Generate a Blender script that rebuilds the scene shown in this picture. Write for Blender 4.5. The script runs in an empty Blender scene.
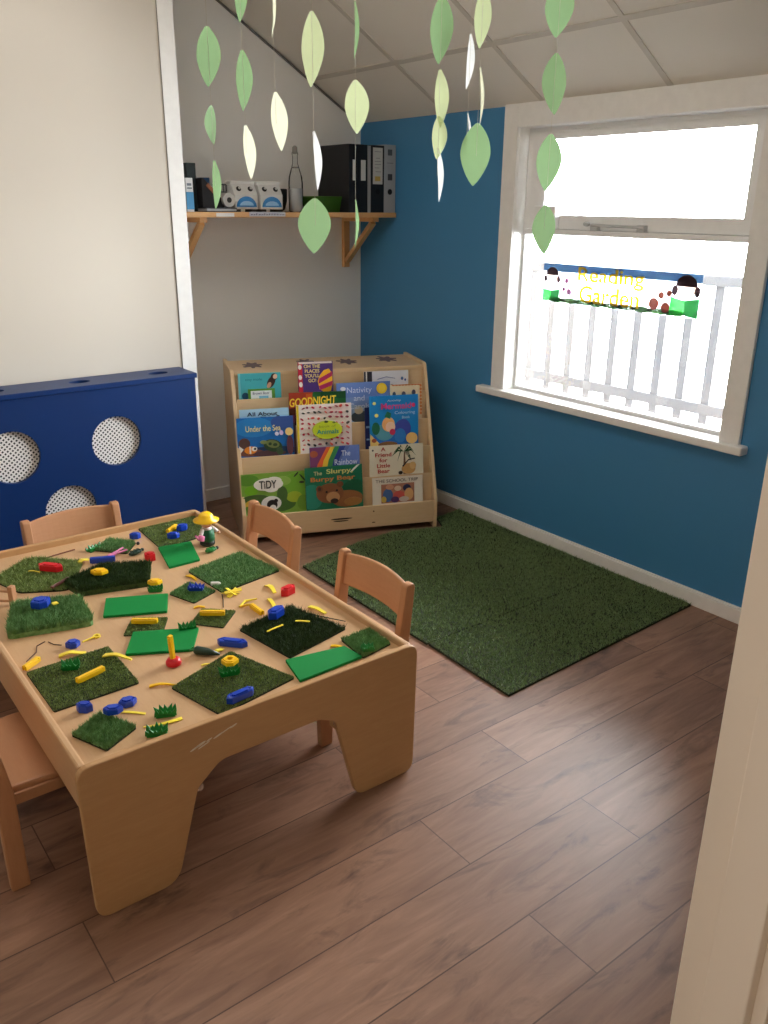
import bpy, bmesh, math, random
from mathutils import Vector, Matrix
from mathutils.geometry import tessellate_polygon
PI = math.pi
sc = bpy.context.scene
COL = sc.collection

# ------------------------------------------------------------------ helpers
def lin(c):
    return tuple(((v/255)/12.92 if v/255 <= 0.04045 else ((v/255+0.055)/1.055)**2.4) for v in c)

class MB:
    def __init__(self):
        self.bm = bmesh.new()
    def _f(self, vs, mi):
        try:
            f = self.bm.faces.new(vs); f.material_index = mi
        except ValueError:
            pass
    def box(self, x0, y0, z0, x1, y1, z1, mi=0):
        v = [self.bm.verts.new((x, y, z)) for x in (x0, x1) for y in (y0, y1) for z in (z0, z1)]
        for q in ((0,1,3,2),(4,6,7,5),(0,4,5,1),(2,3,7,6),(0,2,6,4),(1,5,7,3)):
            self._f([v[i] for i in q], mi)
        return self
    def obox(self, c, ax, ay, az, mi=0):
        c = Vector(c); ax = Vector(ax); ay = Vector(ay); az = Vector(az)
        v = [self.bm.verts.new(c+sx*ax+sy*ay+sz*az) for sx in (-1, 1) for sy in (-1, 1) for sz in (-1, 1)]
        for q in ((0,1,3,2),(4,6,7,5),(0,4,5,1),(2,3,7,6),(0,2,6,4),(1,5,7,3)):
            self._f([v[i] for i in q], mi)
        return self
    def plate(self, loops, axis, a, b, mi=0):
        """polygon (first loop) with holes (other loops), extruded from a to b along axis"""
        def P(p, t):
            return {'x': (t, p[0], p[1]), 'y': (p[0], t, p[1]), 'z': (p[0], p[1], t)}[axis]
        flat = [p for l in loops for p in l]
        A = [self.bm.verts.new(P(p, a)) for p in flat]
        B = [self.bm.verts.new(P(p, b)) for p in flat]
        if len(loops) == 1:
            self._f(A, mi); self._f(B[::-1], mi)
        else:
            for t in tessellate_polygon([[Vector((p[0], p[1], 0)) for p in l] for l in loops]):
                self._f([A[i] for i in t], mi); self._f([B[i] for i in t][::-1], mi)
        k = 0
        for l in loops:
            n = len(l)
            for i in range(n):
                self._f([A[k+i], A[k+(i+1) % n], B[k+(i+1) % n], B[k+i]], mi)
            k += n
        return self
    def tube(self, pts, r, n=8, mi=0, cap=True):
        pts = [Vector(p) for p in pts]
        rr = r if isinstance(r, (list, tuple)) else [r]*len(pts)
        rings = []; up = None
        for i, p in enumerate(pts):
            d = (pts[min(i+1, len(pts)-1)]-pts[max(i-1, 0)]).normalized()
            if up is None:
                up = Vector((0, 0, 1)) if abs(d.z) < 0.9 else Vector((1, 0, 0))
            s = d.cross(up)
            s.normalize(); u2 = s.cross(d); up = u2
            rings.append([self.bm.verts.new(p+rr[i]*(math.cos(2*PI*k/n)*s+math.sin(2*PI*k/n)*u2)) for k in range(n)])
        for a, b in zip(rings, rings[1:]):
            for k in range(n):
                self._f([a[k], a[(k+1) % n], b[(k+1) % n], b[k]], mi)
        if cap:
            self._f(rings[0][::-1], mi); self._f(rings[-1], mi)
        return self
    def lathe(self, prof, c=(0, 0, 0), n=20, mi=0, sx=1, sy=1):
        rings = []
        for r, z in prof:
            rings.append([self.bm.verts.new((c[0]+sx*r*math.cos(2*PI*k/n), c[1]+sy*r*math.sin(2*PI*k/n), c[2]+z)) for k in range(n)])
        for a, b in zip(rings, rings[1:]):
            for k in range(n):
                self._f([a[k], a[(k+1) % n], b[(k+1) % n], b[k]], mi)
        self._f(rings[0][::-1], mi); self._f(rings[-1], mi)
        return self
    def ell(self, c, r, mi=0, n=14):
        m = 8
        prof = [(math.sin(PI*(i+0.02)/(m+0.04)), -math.cos(PI*(i+0.02)/(m+0.04))) for i in range(m+1)]
        rings = []
        for pr, pz in prof:
            rings.append([self.bm.verts.new((c[0]+r[0]*pr*math.cos(2*PI*k/n), c[1]+r[1]*pr*math.sin(2*PI*k/n), c[2]+r[2]*pz)) for k in range(n)])
        for a, b in zip(rings, rings[1:]):
            for k in range(n):
                self._f([a[k], a[(k+1) % n], b[(k+1) % n], b[k]], mi)
        self._f(rings[0][::-1], mi); self._f(rings[-1], mi)
        return self
    def build(self, name, mats, parent=None, loc=(0, 0, 0), rot=(0, 0, 0), bevel=0, smooth=False, seg=2, recalc=True):
        if recalc:
            bmesh.ops.recalc_face_normals(self.bm, faces=self.bm.faces[:])
        me = bpy.data.meshes.new(name)
        if smooth:
            for f in self.bm.faces: f.smooth = True
        self.bm.to_mesh(me); self.bm.free()
        return link(name, me, mats, parent, loc, rot, bevel, seg, smooth)

def link(name, me, mats, parent=None, loc=(0, 0, 0), rot=(0, 0, 0), bevel=0, seg=2, smooth=False):
    o = bpy.data.objects.new(name, me)
    for m in (mats if isinstance(mats, (list, tuple)) else [mats]):
        me.materials.append(m)
    COL.objects.link(o)
    o.location = loc; o.rotation_euler = rot
    if parent is not None: o.parent = parent
    if bevel:
        b = o.modifiers.new('bevel', 'BEVEL'); b.width = bevel; b.segments = seg
        b.limit_method = 'ANGLE'; b.angle_limit = math.radians(35)
    return o

def tag(o, label, cat, group=None):
    o['label'] = label; o['category'] = cat
    if group: o['group'] = group
    return o
def thing(name, label, cat, loc=(0, 0, 0), rz=0, group=None):
    o = bpy.data.objects.new(name, None); COL.objects.link(o)
    o.empty_display_size = 0.05
    o.location = loc; o.rotation_euler = (0, 0, rz)
    return tag(o, label, cat, group)
def struct(o):
    o['kind'] = 'structure'; return o
def copy_tree(root):
    r = root.copy(); COL.objects.link(r)
    for ch in list(root.children):
        c = ch.copy(); COL.objects.link(c); c.parent = r
        for g in list(ch.children):
            d = g.copy(); COL.objects.link(d); d.parent = c
    return r
def rounded(pts, r, n=5):
    """round the corners of a polygon; r a number or one radius per corner"""
    out = []; N = len(pts)
    for i, p in enumerate(pts):
        ri = r[i] if isinstance(r, (list, tuple)) else r
        p = Vector(p); a = Vector(pts[i-1]); b = Vector(pts[(i+1) % N])
        if ri <= 0:
            out.append(tuple(p)); continue
        da = (a-p).normalized(); db = (b-p).normalized()
        ang = da.angle(db); t = min(ri/math.tan(ang/2), (a-p).length*.49, (b-p).length*.49)
        p0 = p+da*t; p1 = p+db*t
        for k in range(n+1):
            s = k/n
            out.append(tuple((1-s)**2*p0+2*s*(1-s)*p+s*s*p1))
    return out
def circle(cx, cy, r, n=40, ry=None):
    return [(cx+r*math.cos(2*PI*k/n), cy+(ry or r)*math.sin(2*PI*k/n)) for k in range(n)]

# ------------------------------------------------------------------ materials
class NT:
    def __init__(self, name):
        self.m = bpy.data.materials.new(name); self.m.use_nodes = True
        self.t = self.m.node_tree; self.n = self.t.nodes; self.l = self.t.links
        self.b = self.n['Principled BSDF']; self.out = self.n['Material Output']
    def node(self, typ, **kw):
        n = self.n.new(typ)
        for k, v in kw.items(): setattr(n, k, v)
        return n
    def set(self, sock, v):
        if hasattr(v, 'is_output'): self.l.new(v, sock)
        else: sock.default_value = v
    def math(self, op, a, b=None, c=None):
        n = self.node('ShaderNodeMath', operation=op)
        for i, v in enumerate((a, b, c)):
            if v is not None: self.set(n.inputs[i], v)
        return n.outputs[0]
    def mix(self, fac, a, b, blend='MIX'):
        n = self.node('ShaderNodeMix', data_type='RGBA', blend_type=blend)
        self.set(n.inputs[0], fac)
        for i, v in ((6, a), (7, b)):
            if hasattr(v, 'is_output'): self.l.new(v, n.inputs[i])
            else: n.inputs[i].default_value = tuple(v)+((1,) if len(v) == 3 else ())
        return n.outputs[2]
    def coords(self, scale=(1, 1, 1), rot=(0, 0, 0), kind='Object'):
        tc = self.node('ShaderNodeTexCoord'); mp = self.node('ShaderNodeMapping')
        mp.inputs['Scale'].default_value = scale; mp.inputs['Rotation'].default_value = rot
        self.l.new(tc.outputs[kind], mp.inputs[0]); return mp.outputs[0]
    def noise(self, vec, scale, detail=4, rough=.55, dist=0):
        n = self.node('ShaderNodeTexNoise'); self.l.new(vec, n.inputs['Vector'])
        n.inputs['Scale'].default_value = scale; n.inputs['Detail'].default_value = detail
        n.inputs['Roughness'].default_value = rough; n.inputs['Distortion'].default_value = dist
        return n.outputs['Fac']
    def ramp(self, fac, stops):
        n = self.node('ShaderNodeValToRGB'); self.l.new(fac, n.inputs[0])
        e = n.color_ramp.elements
        while len(e) < len(stops): e.new(0.5)
        for el, (p, c) in zip(e, stops):
            el.position = p; el.color = tuple(c)+((1,) if len(c) == 3 else ())
        return n.outputs[0]
    def bump(self, h, strength, dist=.002):
        n = self.node('ShaderNodeBump'); n.inputs['Strength'].default_value = strength
        n.inputs['Distance'].default_value = dist; self.l.new(h, n.inputs['Height'])
        self.l.new(n.outputs[0], self.b.inputs['Normal'])
    def base(self, v, rough=.5, spec=.5):
        if hasattr(v, 'is_output'): self.l.new(v, self.b.inputs['Base Color'])
        else: self.b.inputs['Base Color'].default_value = tuple(v)+(1,)
        self.b.inputs['Roughness'].default_value = rough
        self.b.inputs['Specular IOR Level'].default_value = spec
        return self.m

_c = {}
def col(rgb, rough=.5, var=.06, scale=30, spec=.4):
    k = (tuple(rgb), rough, var, scale, spec)
    if k not in _c:
        t = NT('paint_%d_%d_%d' % tuple(int(v) for v in rgb)); c = lin(rgb)
        f = t.noise(t.coords(), scale, 3)
        _c[k] = t.base(t.mix(f, [v*(1-var) for v in c], [min(1, v*(1+var)) for v in c]), rough, spec)
    return _c[k]
def wood(name, a, b, stretch, rough=.45, scale=9):
    t = NT(name); v = t.coords(stretch)
    f = t.noise(v, scale, 6, .6, .6); g = t.noise(v, scale*6, 3, .5)
    c = t.mix(f, lin(a), lin(b)); c = t.mix(t.math('MULTIPLY', g, .22), c, [x*.72 for x in lin(a)])
    t.bump(g, .06)
    return t.base(c, rough, .4)
def wall_mat(name, rgb, rough=.6, bumps=.05):
    t = NT(name); v = t.coords()
    f = t.noise(v, 1.4, 3); c = lin(rgb)
    t.bump(t.noise(v, 160, 2), bumps, .001)
    return t.base(t.mix(f, [x*.95 for x in c], [min(1, x*1.03) for x in c]), rough, .35)

M = {}
M['blue_wall'] = wall_mat('blue_paint', (70, 136, 184), .45)
M['white_wall'] = wall_mat('white_paint', (247, 246, 243), .6)
M['cream_wall'] = wall_mat('off_white_panel', (208, 200, 187), .42)
M['trim'] = col((246, 245, 242), .35)
M['jamb'] = wall_mat('door_gloss_paint', (240, 228, 212), .4)
M['upvc'] = col((248, 249, 250), .3)
M['grey_trim'] = col((120, 118, 114), .6)
M['maple'] = wood('maple_ply', (184, 140, 94), (204, 162, 114), (1.2, 9, 9))
M['maple_v'] = wood('maple_ply_upright', (204, 158, 106), (222, 182, 130), (9, 9, 1.2))
M['maple_y'] = wood('maple_ply_depth', (196, 154, 112), (212, 174, 132), (9, 1.2, 9))
M['birch'] = wood('birch_ply', (216, 184, 142), (230, 202, 162), (1.0, 8, 8))
M['beech'] = wood('beech', (184, 132, 94), (200, 150, 110), (10, 1.5, 10))
M['beech_v'] = wood('beech_upright', (180, 128, 90), (196, 146, 106), (10, 10, 1.5))
M['pine'] = wood('pine_board', (214, 160, 104), (226, 180, 124), (1.2, 12, 12))
M['navy'] = wall_mat('navy_paint', (6, 44, 98), .4, .02)
M['black'] = col((22, 23, 26), .45)
M['chrome'] = NT('chrome'); M['chrome'].b.inputs['Metallic'].default_value = 1; M['chrome'] = M['chrome'].base((.7, .7, .7), .25)

# laminate floor: boards of 193.6 mm running along x, end joints every 1215 mm
def floor_mat():
    t = NT('oak_laminate'); tc = t.coords()
    sp = t.node('ShaderNodeSeparateXYZ'); t.l.new(tc, sp.inputs[0]); X, Y = sp.outputs[0], sp.outputs[1]
    ry = t.math('DIVIDE', t.math('SUBTRACT', Y, .769-.1936*20), .1936)
    row = t.math('FLOOR', ry); fy = t.math('FRACT', ry)
    odd = t.math('MODULO', row, 2)
    rx = t.math('DIVIDE', t.math('ADD', t.math('SUBTRACT', X, 1.163-1.215*10), t.math('MULTIPLY', odd, -.405)), 1.215)
    cx = t.math('FLOOR', rx); fx = t.math('FRACT', rx)
    def edge(f, w):
        d = t.math('MINIMUM', f, t.math('SUBTRACT', 1.0, f)); return t.math('LESS_THAN', d, w)
    seam = t.math('MAXIMUM', edge(fy, .0085), edge(fx, .0012))
    cb = t.node('ShaderNodeCombineXYZ'); t.l.new(row, cb.inputs[0]); t.l.new(cx, cb.inputs[1])
    wn = t.node('ShaderNodeTexWhiteNoise', noise_dimensions='3D'); t.l.new(cb.outputs[0], wn.inputs['Vector'])
    # per-board shifted grain
    off = t.node('ShaderNodeVectorMath', operation='SCALE'); t.l.new(wn.outputs['Color'], off.inputs[0]); off.inputs['Scale'].default_value = 7
    ad = t.node('ShaderNodeVectorMath', operation='ADD'); t.l.new(tc, ad.inputs[0]); t.l.new(off.outputs[0], ad.inputs[1])
    mp = t.node('ShaderNodeMapping'); mp.inputs['Scale'].default_value = (1.3, 9, 1); t.l.new(ad.outputs[0], mp.inputs[0])
    g1 = t.noise(mp.outputs[0], 2.2, 6, .6, .9); g2 = t.noise(mp.outputs[0], 13, 4, .6, .3)
    mp2 = t.node('ShaderNodeMapping'); mp2.inputs['Scale'].default_value = (2.2, 7, 1); t.l.new(ad.outputs[0], mp2.inputs[0])
    g3 = t.noise(mp2.outputs[0], 1.5, 5, .65, 1.2)
    c = t.mix(t.ramp(g1, [(.3, (0, 0, 0)), (.7, (1, 1, 1))]), lin((140, 102, 80)), lin((184, 142, 116)))
    c = t.mix(t.math('MULTIPLY', g2, .45), c, lin((122, 88, 70)))
    c = t.mix(t.ramp(g3, [(.54, (0, 0, 0)), (.72, (.8, .8, .8))]), c, lin((86, 62, 50)))
    v = t.math('ADD', .70, t.math('MULTIPLY', wn.outputs['Value'], .24))
    hs = t.node('ShaderNodeHueSaturation'); t.l.new(v, hs.inputs['Value']); t.l.new(c, hs.inputs['Color'])
    c = t.mix(seam, hs.outputs[0], lin((88, 62, 48)))
    t.bump(t.math('SUBTRACT', t.math('MULTIPLY', g2, .12), seam), .25, .001)
    t.l.new(t.math('ADD', .30, t.math('MULTIPLY', g2, .18)), t.b.inputs['Roughness'])
    m = t.base(c, .38, .45)
    t.l.new(t.math('ADD', .30, t.math('MULTIPLY', g2, .18)), t.b.inputs['Roughness'])
    return m
M['floor'] = floor_mat()

def ceiling_mat():
    t = NT('mineral_tile'); v = t.coords()
    f = t.noise(v, 2, 3); g = t.noise(v, 260, 2)
    t.bump(g, .15, .001)
    return t.base(t.mix(f, lin((232, 227, 218)), lin((240, 236, 228))), .8, .2)
M['tile'] = ceiling_mat()

def turf(name, a, b, dry=None, scale=60):
    t = NT(name); v = t.coords()
    c = t.mix(t.ramp(t.noise(v, scale, 3), [(.3, (0, 0, 0)), (.7, (1, 1, 1))]), lin(a), lin(b))
    if dry: c = t.mix(t.ramp(t.noise(v, scale*2.3, 2), [(.55, (0, 0, 0)), (.75, (.6, .6, .6))]), c, lin(dry))
    return t.base(c, .6, .25)
M['turf_rug'] = turf('rug_turf', (106, 134, 84), (150, 174, 122), None, 90)
M['turf_flat'] = turf('short_turf', (108, 132, 66), (152, 172, 100), (164, 158, 108), 70)
M['turf_lush'] = turf('long_turf', (80, 126, 66), (134, 174, 112), None, 70)
M['turf_dark'] = turf('dark_turf', (36, 54, 26), (68, 92, 48), None, 80)
M['turf_back'] = col((38, 48, 26), .8)

def glass_mat():
    t = NT('window_glass'); n = t.n
    tr = t.node('ShaderNodeBsdfTransparent'); gl = t.node('ShaderNodeBsdfGlossy'); gl.inputs['Roughness'].default_value = .02
    fr = t.node('ShaderNodeFresnel'); fr.inputs[0].default_value = 1.35
    mx = t.node('ShaderNodeMixShader'); t.l.new(fr.outputs[0], mx.inputs[0]); t.l.new(tr.outputs[0], mx.inputs[1]); t.l.new(gl.outputs[0], mx.inputs[2])
    t.l.new(mx.outputs[0], t.out.inputs[0]); return t.m
M['glass'] = glass_mat()
def bottle_mat():
    t = NT('clear_bottle_glass')
    tr = t.node('ShaderNodeBsdfTransparent'); tr.inputs[0].default_value = (.96, .97, .97, 1)
    gl = t.node('ShaderNodeBsdfGlossy'); gl.inputs['Roughness'].default_value = .05
    lw = t.node('ShaderNodeLayerWeight'); lw.inputs[0].default_value = .18
    mx = t.node('ShaderNodeMixShader'); t.l.new(lw.outputs['Fresnel'], mx.inputs[0]); t.l.new(tr.outputs[0], mx.inputs[1]); t.l.new(gl.outputs[0], mx.inputs[2])
    t.l.new(mx.outputs[0], t.out.inputs[0]); return t.m
M['bottle'] = bottle_mat()
def perforated():
    t = NT('perforated_white_sheet'); v = t.coords((1/.0132, 1/.0132, 1/.0132), (0, PI/4, 0))
    sp = t.node('ShaderNodeSeparateXYZ'); t.l.new(v, sp.inputs[0])
    a = t.math('GREATER_THAN', t.math('FRACT', sp.outputs[0]), .44); b = t.math('GREATER_THAN', t.math('FRACT', sp.outputs[2]), .44)
    hole = t.math('MULTIPLY', a, b)
    t.base(lin((232, 230, 226)), .5)
    tr = t.node('ShaderNodeBsdfTransparent'); mx = t.node('ShaderNodeMixShader')
    t.l.new(hole, mx.inputs[0]); t.l.new(t.b.outputs[0], mx.inputs[1]); t.l.new(tr.outputs[0], mx.inputs[2])
    t.l.new(mx.outputs[0], t.out.inputs[0]); return t.m
M['perf'] = perforated()
def paper(name, rgb, trans=.45):
    t = NT(name); v = t.coords()
    c = t.mix(t.noise(v, 40, 3), [x*.95 for x in lin(rgb)], [min(1, x*1.04) for x in lin(rgb)])
    t.base(c, .8, .15)
    tl = t.node('ShaderNodeBsdfTranslucent'); t.l.new(c, tl.inputs[0]); mx = t.node('ShaderNodeMixShader')
    mx.inputs[0].default_value = trans; t.l.new(t.b.outputs[0], mx.inputs[1]); t.l.new(tl.outputs[0], mx.inputs[2])
    t.l.new(mx.outputs[0], t.out.inputs[0]); return t.m
M['leaf_green'] = paper('green_paper', (164, 204, 150), .35)
M['leaf_lit_pale'] = paper('lit_pale_green_paper', (222, 234, 184), .45)  # leaf catching some window light, brightness put into the colour
M['leaf_lit_cream'] = paper('lit_cream_paper', (250, 250, 220), .6)  # backlit leaf, the window glow painted in as cream
M['leaf_lit_white'] = paper('lit_white_paper', (254, 254, 252), .65)  # leaf turned to the window, its overexposed look painted white
def film(name, rgb, clear):
    t = NT(name); c = lin(rgb); t.base(c, .5, .3)
    tl = t.node('ShaderNodeBsdfTranslucent'); tl.inputs[0].default_value = c+(1,)
    m1 = t.node('ShaderNodeMixShader'); m1.inputs[0].default_value = .6; t.l.new(t.b.outputs[0], m1.inputs[1]); t.l.new(tl.outputs[0], m1.inputs[2])
    tr = t.node('ShaderNodeBsdfTransparent'); m2 = t.node('ShaderNodeMixShader'); m2.inputs[0].default_value = clear
    t.l.new(m1.outputs[0], m2.inputs[1]); t.l.new(tr.outputs[0], m2.inputs[2]); t.l.new(m2.outputs[0], t.out.inputs[0]); return t.m
PLAST = {'yellow': (252, 200, 16), 'lemon': (250, 226, 70), 'blue': (14, 64, 184), 'red': (214, 20, 34), 'green': (14, 124, 48),
         'foam': (12, 128, 58), 'pink': (226, 128, 176), 'white': (236, 232, 222), 'darkgreen': (24, 56, 40), 'dull': (120, 74, 66)}
PM = {k: col(v, .35, .05, 40, .5) for k, v in PLAST.items()}
PM['foam'] = col(PLAST['foam'], .75, .08, 120, .2)

# ------------------------------------------------------------------ text
def text(name, body, m, parent, x, z, w=None, h=None, y=-.0018, rot=0, bold=.0, shear=0, space=1):
    """flat lettering on a face that looks along -y; (x, z) its middle, fitted in w by h"""
    cu = bpy.data.curves.new(name, 'FONT'); cu.body = body; cu.align_x = 'CENTER'; cu.align_y = 'CENTER'
    cu.offset = bold; cu.shear = shear; cu.size = 1; cu.space_line = space
    o = bpy.data.objects.new(name, cu); COL.objects.link(o)
    dg = bpy.context.evaluated_depsgraph_get(); dg.update()
    me = bpy.data.meshes.new_from_object(o.evaluated_get(dg))
    bpy.data.objects.remove(o); bpy.data.curves.remove(cu)
    xs = [v.co.x for v in me.vertices]; ys = [v.co.y for v in me.vertices]
    W = max(xs)-min(xs); H = max(ys)-min(ys); cx = (max(xs)+min(xs))/2; cy = (max(ys)+min(ys))/2
    sx = w/W if w else None; sy = h/H if h else None
    sx = sx or sy; sy = sy or sx
    for v in me.vertices:
        v.co = ((v.co.x-cx)*sx, 0, (v.co.y-cy)*sy)
    me.materials.clear()
    return link(name, me, m, parent, (x, y, z), (0, rot, 0))

# ================================================================== SETTING
W, B = 2.86, 3.96               # blue wall plane, back wall plane
PX, PY = 1.615, 3.50            # right end and front of the partition
SL = .585                       # fall of the ceiling towards the blue wall
def ceil_z(x): return 1.91+SL*(W-max(x, .3))
XL, YF = -1.0, .36

struct(MB().box(XL-.1, -1.7, -.06, W+.12, B+.12, 0).build('floor', M['floor']))
struct(MB().plate([[(W+.12, -.02), (W+.12, 1.91-.12*SL+.0), (W, 1.91+.0), (.3, ceil_z(.3)), (XL-.1, ceil_z(.3)), (XL-.1, -.02)]], 'y', B, B+.12).build('wall_back', M['white_wall']))
# blue wall with the window opening
WY0, WY1, WZ0, WZ1 = 1.655, 2.79, .685, 1.825
struct(MB().plate([[(YF-.06, 0), (B, 0), (B, 1.93), (YF-.06, 1.93)], [(WY0, WZ0), (WY0, WZ1), (WY1, WZ1), (WY1, WZ0)]], 'x', W, W+.12).build('wall_right', M['blue_wall']))
struct(MB().plate([[(-1.7, -.2), (B+.12, -.2), (B+.12, 1.95), (-1.7, 1.95)], [(WY0-.01, WZ0-.03), (WY0-.01, WZ1+.01), (WY1+.01, WZ1+.01), (WY1+.01, WZ0-.03)]], 'x', W+.121, W+.135).build('wall_outside', col((120, 112, 104), .8)))
struct(MB().box(XL-.1, -1.7, 0, XL, B, ceil_z(.3)).build('wall_left', M['cream_wall']))
struct(MB().box(XL, PY, 0, PX, B, ceil_z(.3)).build('wall_partition', M['cream_wall']))
o = MB(); o.box(PX-.062, PY-.006, 0, PX+.004, PY, 3.0); o.box(PX-.064, PY-.003, 0, PX-.060, PY+.0, 3.0, 1)
struct(o.build('trim_1', [M['trim'], M['grey_trim']], bevel=.001))
# ceiling: pitched tiles and a flat part further left
k = MB(); th = .03
k.plate([[(W+.05, 1.91-.05*SL), (.3, ceil_z(.3)), (XL-.1, ceil_z(.3)), (XL-.1, ceil_z(.3)+th), (.3, ceil_z(.3)+th), (W+.05, 1.91-.05*SL+th)]], 'y', YF-.06, B+.1)
struct(k.build('ceiling', M['tile']))
L = math.hypot(1, SL); ex = Vector((-1, 0, SL)).normalized(); en = Vector((-SL, 0, -1)).normalized()
k = MB()
for s in (.362, .974, 1.586, 2.198, 2.81):
    c = Vector((W, (YF+B)/2, 1.91))+ex*s+en*.0015
    k.obox(c, ex*.012, Vector((0, (B-YF)/2, 0)), en*.0025)
for y in (3.27, 2.66, 2.045, 1.435, .82):
    c = Vector((W, y, 1.91))+ex*1.48+en*.0012
    k.obox(c, ex*1.48, Vector((0, .012, 0)), en*.0022)
struct(k.build('trim_2', col((206, 200, 190), .6)))
k = MB(); c = Vector((W, B-.011, 1.91))+ex*1.48+en*.012
k.obox(c+Vector((0, .006, 0))-en*.004, ex*1.48, Vector((0, .004, 0)), en*.004)

struct(k.build('trim_3', M['grey_trim']))
# skirting boards
k = MB(); k.box(W-.016, YF, 0, W, B-.016, .058); k.box(W-.010, YF, .058, W, B-.01, .066)
struct(k.build('baseboard_right', M['trim'], bevel=.003))
struct(MB().box(PX, B-.016, 0, W-.016, B, .066).build('baseboard_back', M['trim'], bevel=.003))
# doorway the picture is taken through, with the lit hall behind it
k = MB(); k.box(.735, YF-.06, 0, W, YF, 1.93)
k.plate([[(W, 1.93), (.3, ceil_z(.3)), (-.36, ceil_z(.3)), (-.36, 2.06), (.735, 2.06), (.735, 1.93)]], 'y', YF-.06, YF); k.box(XL, YF-.06, 0, -.36, YF, ceil_z(.3))
struct(k.build('wall_front', M['cream_wall']))
k = MB(); k.box(.700, YF-.085, 0, .735, YF, 2.06); k.box(.686, YF-.085, 0, .705, YF-.038, 2.045); k.box(-.36, YF-.085, 0, -.33, YF, 2.06); k.box(-.33, YF-.085, 2.03, .705, YF, 2.06)
struct(k.build('door_1', M['jamb'], bevel=.002))
k = MB(); k.box(.70, YF-.10, 0, .78, YF-.085, 2.12); k.box(-.41, YF-.10, 0, -.35, YF-.085, 2.12)
struct(k.build('trim_4', M['jamb'], bevel=.002))
struct(MB().box(1.5, -1.7, 0, 1.6, YF-.06, 2.4).build('wall_hall_right', M['cream_wall']))
struct(MB().box(XL, -1.7, 0, 1.5, -1.6, 2.4).build('wall_hall_back', M['cream_wall']))
struct(MB().box(XL-.1, -1.7, 2.4, 1.6, YF-.06, 2.43).build('ceiling_hall', M['tile']))

# ------------------------------------------------------------------ window
win = bpy.data.objects.new('window_1', None); COL.objects.link(win); win.location = (W, (WY0+WY1)/2, WZ0); struct(win)
WO = Vector(win.location)
def wpart(name, boxes, m, bevel=.003):
    k = MB()
    for b in boxes:
        k.box(b[0]-WO.x, b[1]-WO.y, b[2]-WO.z, b[3]-WO.x, b[4]-WO.y, b[5]-WO.z)
    return struct(k.build(name, m, win, bevel=bevel))
wpart('architrave', [(W-.016, 1.575, .688, W+.002, 1.657, 1.915), (W-.016, 2.788, .688, W+.002, 2.872, 1.915), (W-.016, 1.657, 1.822, W+.002, 2.788, 1.915)], M['trim'])
wpart('window_sill', [(W-.045, 1.545, .655, W+.075, 2.945, .688)], M['trim'], .006)
x0, x1 = W+.055, W+.105
def fplate(name, outer, holes, a, b, m=M['upvc']):
    R = lambda q: [(q[0]-WO.y, q[1]-WO.z), (q[2]-WO.y, q[1]-WO.z), (q[2]-WO.y, q[3]-WO.z), (q[0]-WO.y, q[3]-WO.z)]
    k = MB(); k.plate([R(outer)]+[R(h)[::-1] for h in holes], 'x', a-WO.x, b-WO.x)
    return struct(k.build(name, m, win, bevel=.002))
fplate('window_frame', (WY0+.005, WZ0+.004, WY1-.005, WZ1-.005), [(WY0+.030, 1.432, WY1-.040, WZ1-.030), (WY0+.025, WZ0+.018, WY1-.016, 1.388)], x0, x1)
wpart('window_reveal', [(W-.004, WY0-.006, WZ0, x0+.02, WY0+.004, WZ1+.006), (W-.004, WY1-.004, WZ0, x0+.02, WY1+.006, WZ1+.006), (W-.004, WY0+.004, WZ1-.004, x0+.02, WY1-.004, WZ1+.006)], M['trim'], 0)
wpart('transom_ledge', [(x0-.03, WY0+.01, 1.392, x0, WY1-.04, 1.412)], M['upvc'])
fplate('casement_sash', (WY0+.026, 1.414, 2.752, 1.802), [(WY0+.066, 1.470, 2.664, 1.770)], x0-.012, x0-.0005)
wpart('pane', [(x0-.008, WY0+.06, 1.46, x0-.004, 2.67, 1.78), (x0+.03, WY0+.02, WZ0+.014, x0+.034, WY1-.01, 1.39)], M['glass'], 0)
k = MB(); k.tube([(x0-.03-WO.x, 2.12-WO.y, 1.430-WO.z), (x0-.034-WO.x, 2.25-WO.y, 1.432-WO.z), (x0-.03-WO.x, 2.38-WO.y, 1.434-WO.z)], .006)
for y in (2.135, 2.365): k.box(x0-.032-WO.x, y-.018-WO.y, 1.412-WO.z, x0-WO.x, y+.018-WO.y, 1.438-WO.z)
k.ell((x0-.034-WO.x, 2.40-WO.y, 1.438-WO.z), (.010, .018, .010))
struct(k.build('window_stay', col((196, 198, 200), .3), win, smooth=False, bevel=.002))

t = thing('window_sensor', 'small white plastic box fixed in the left corner of the window above the ledge', 'sensor', (x0-.0125, 2.630, 1.412))
MB().box(-.032, -.062, 0, 0, .062, .095).build('housing', M['upvc'], t, bevel=.005)
MB().box(-.0345, -.022, .055, -.0315, .022, .08).build('slot', col((120, 122, 124), .4), t)

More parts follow.
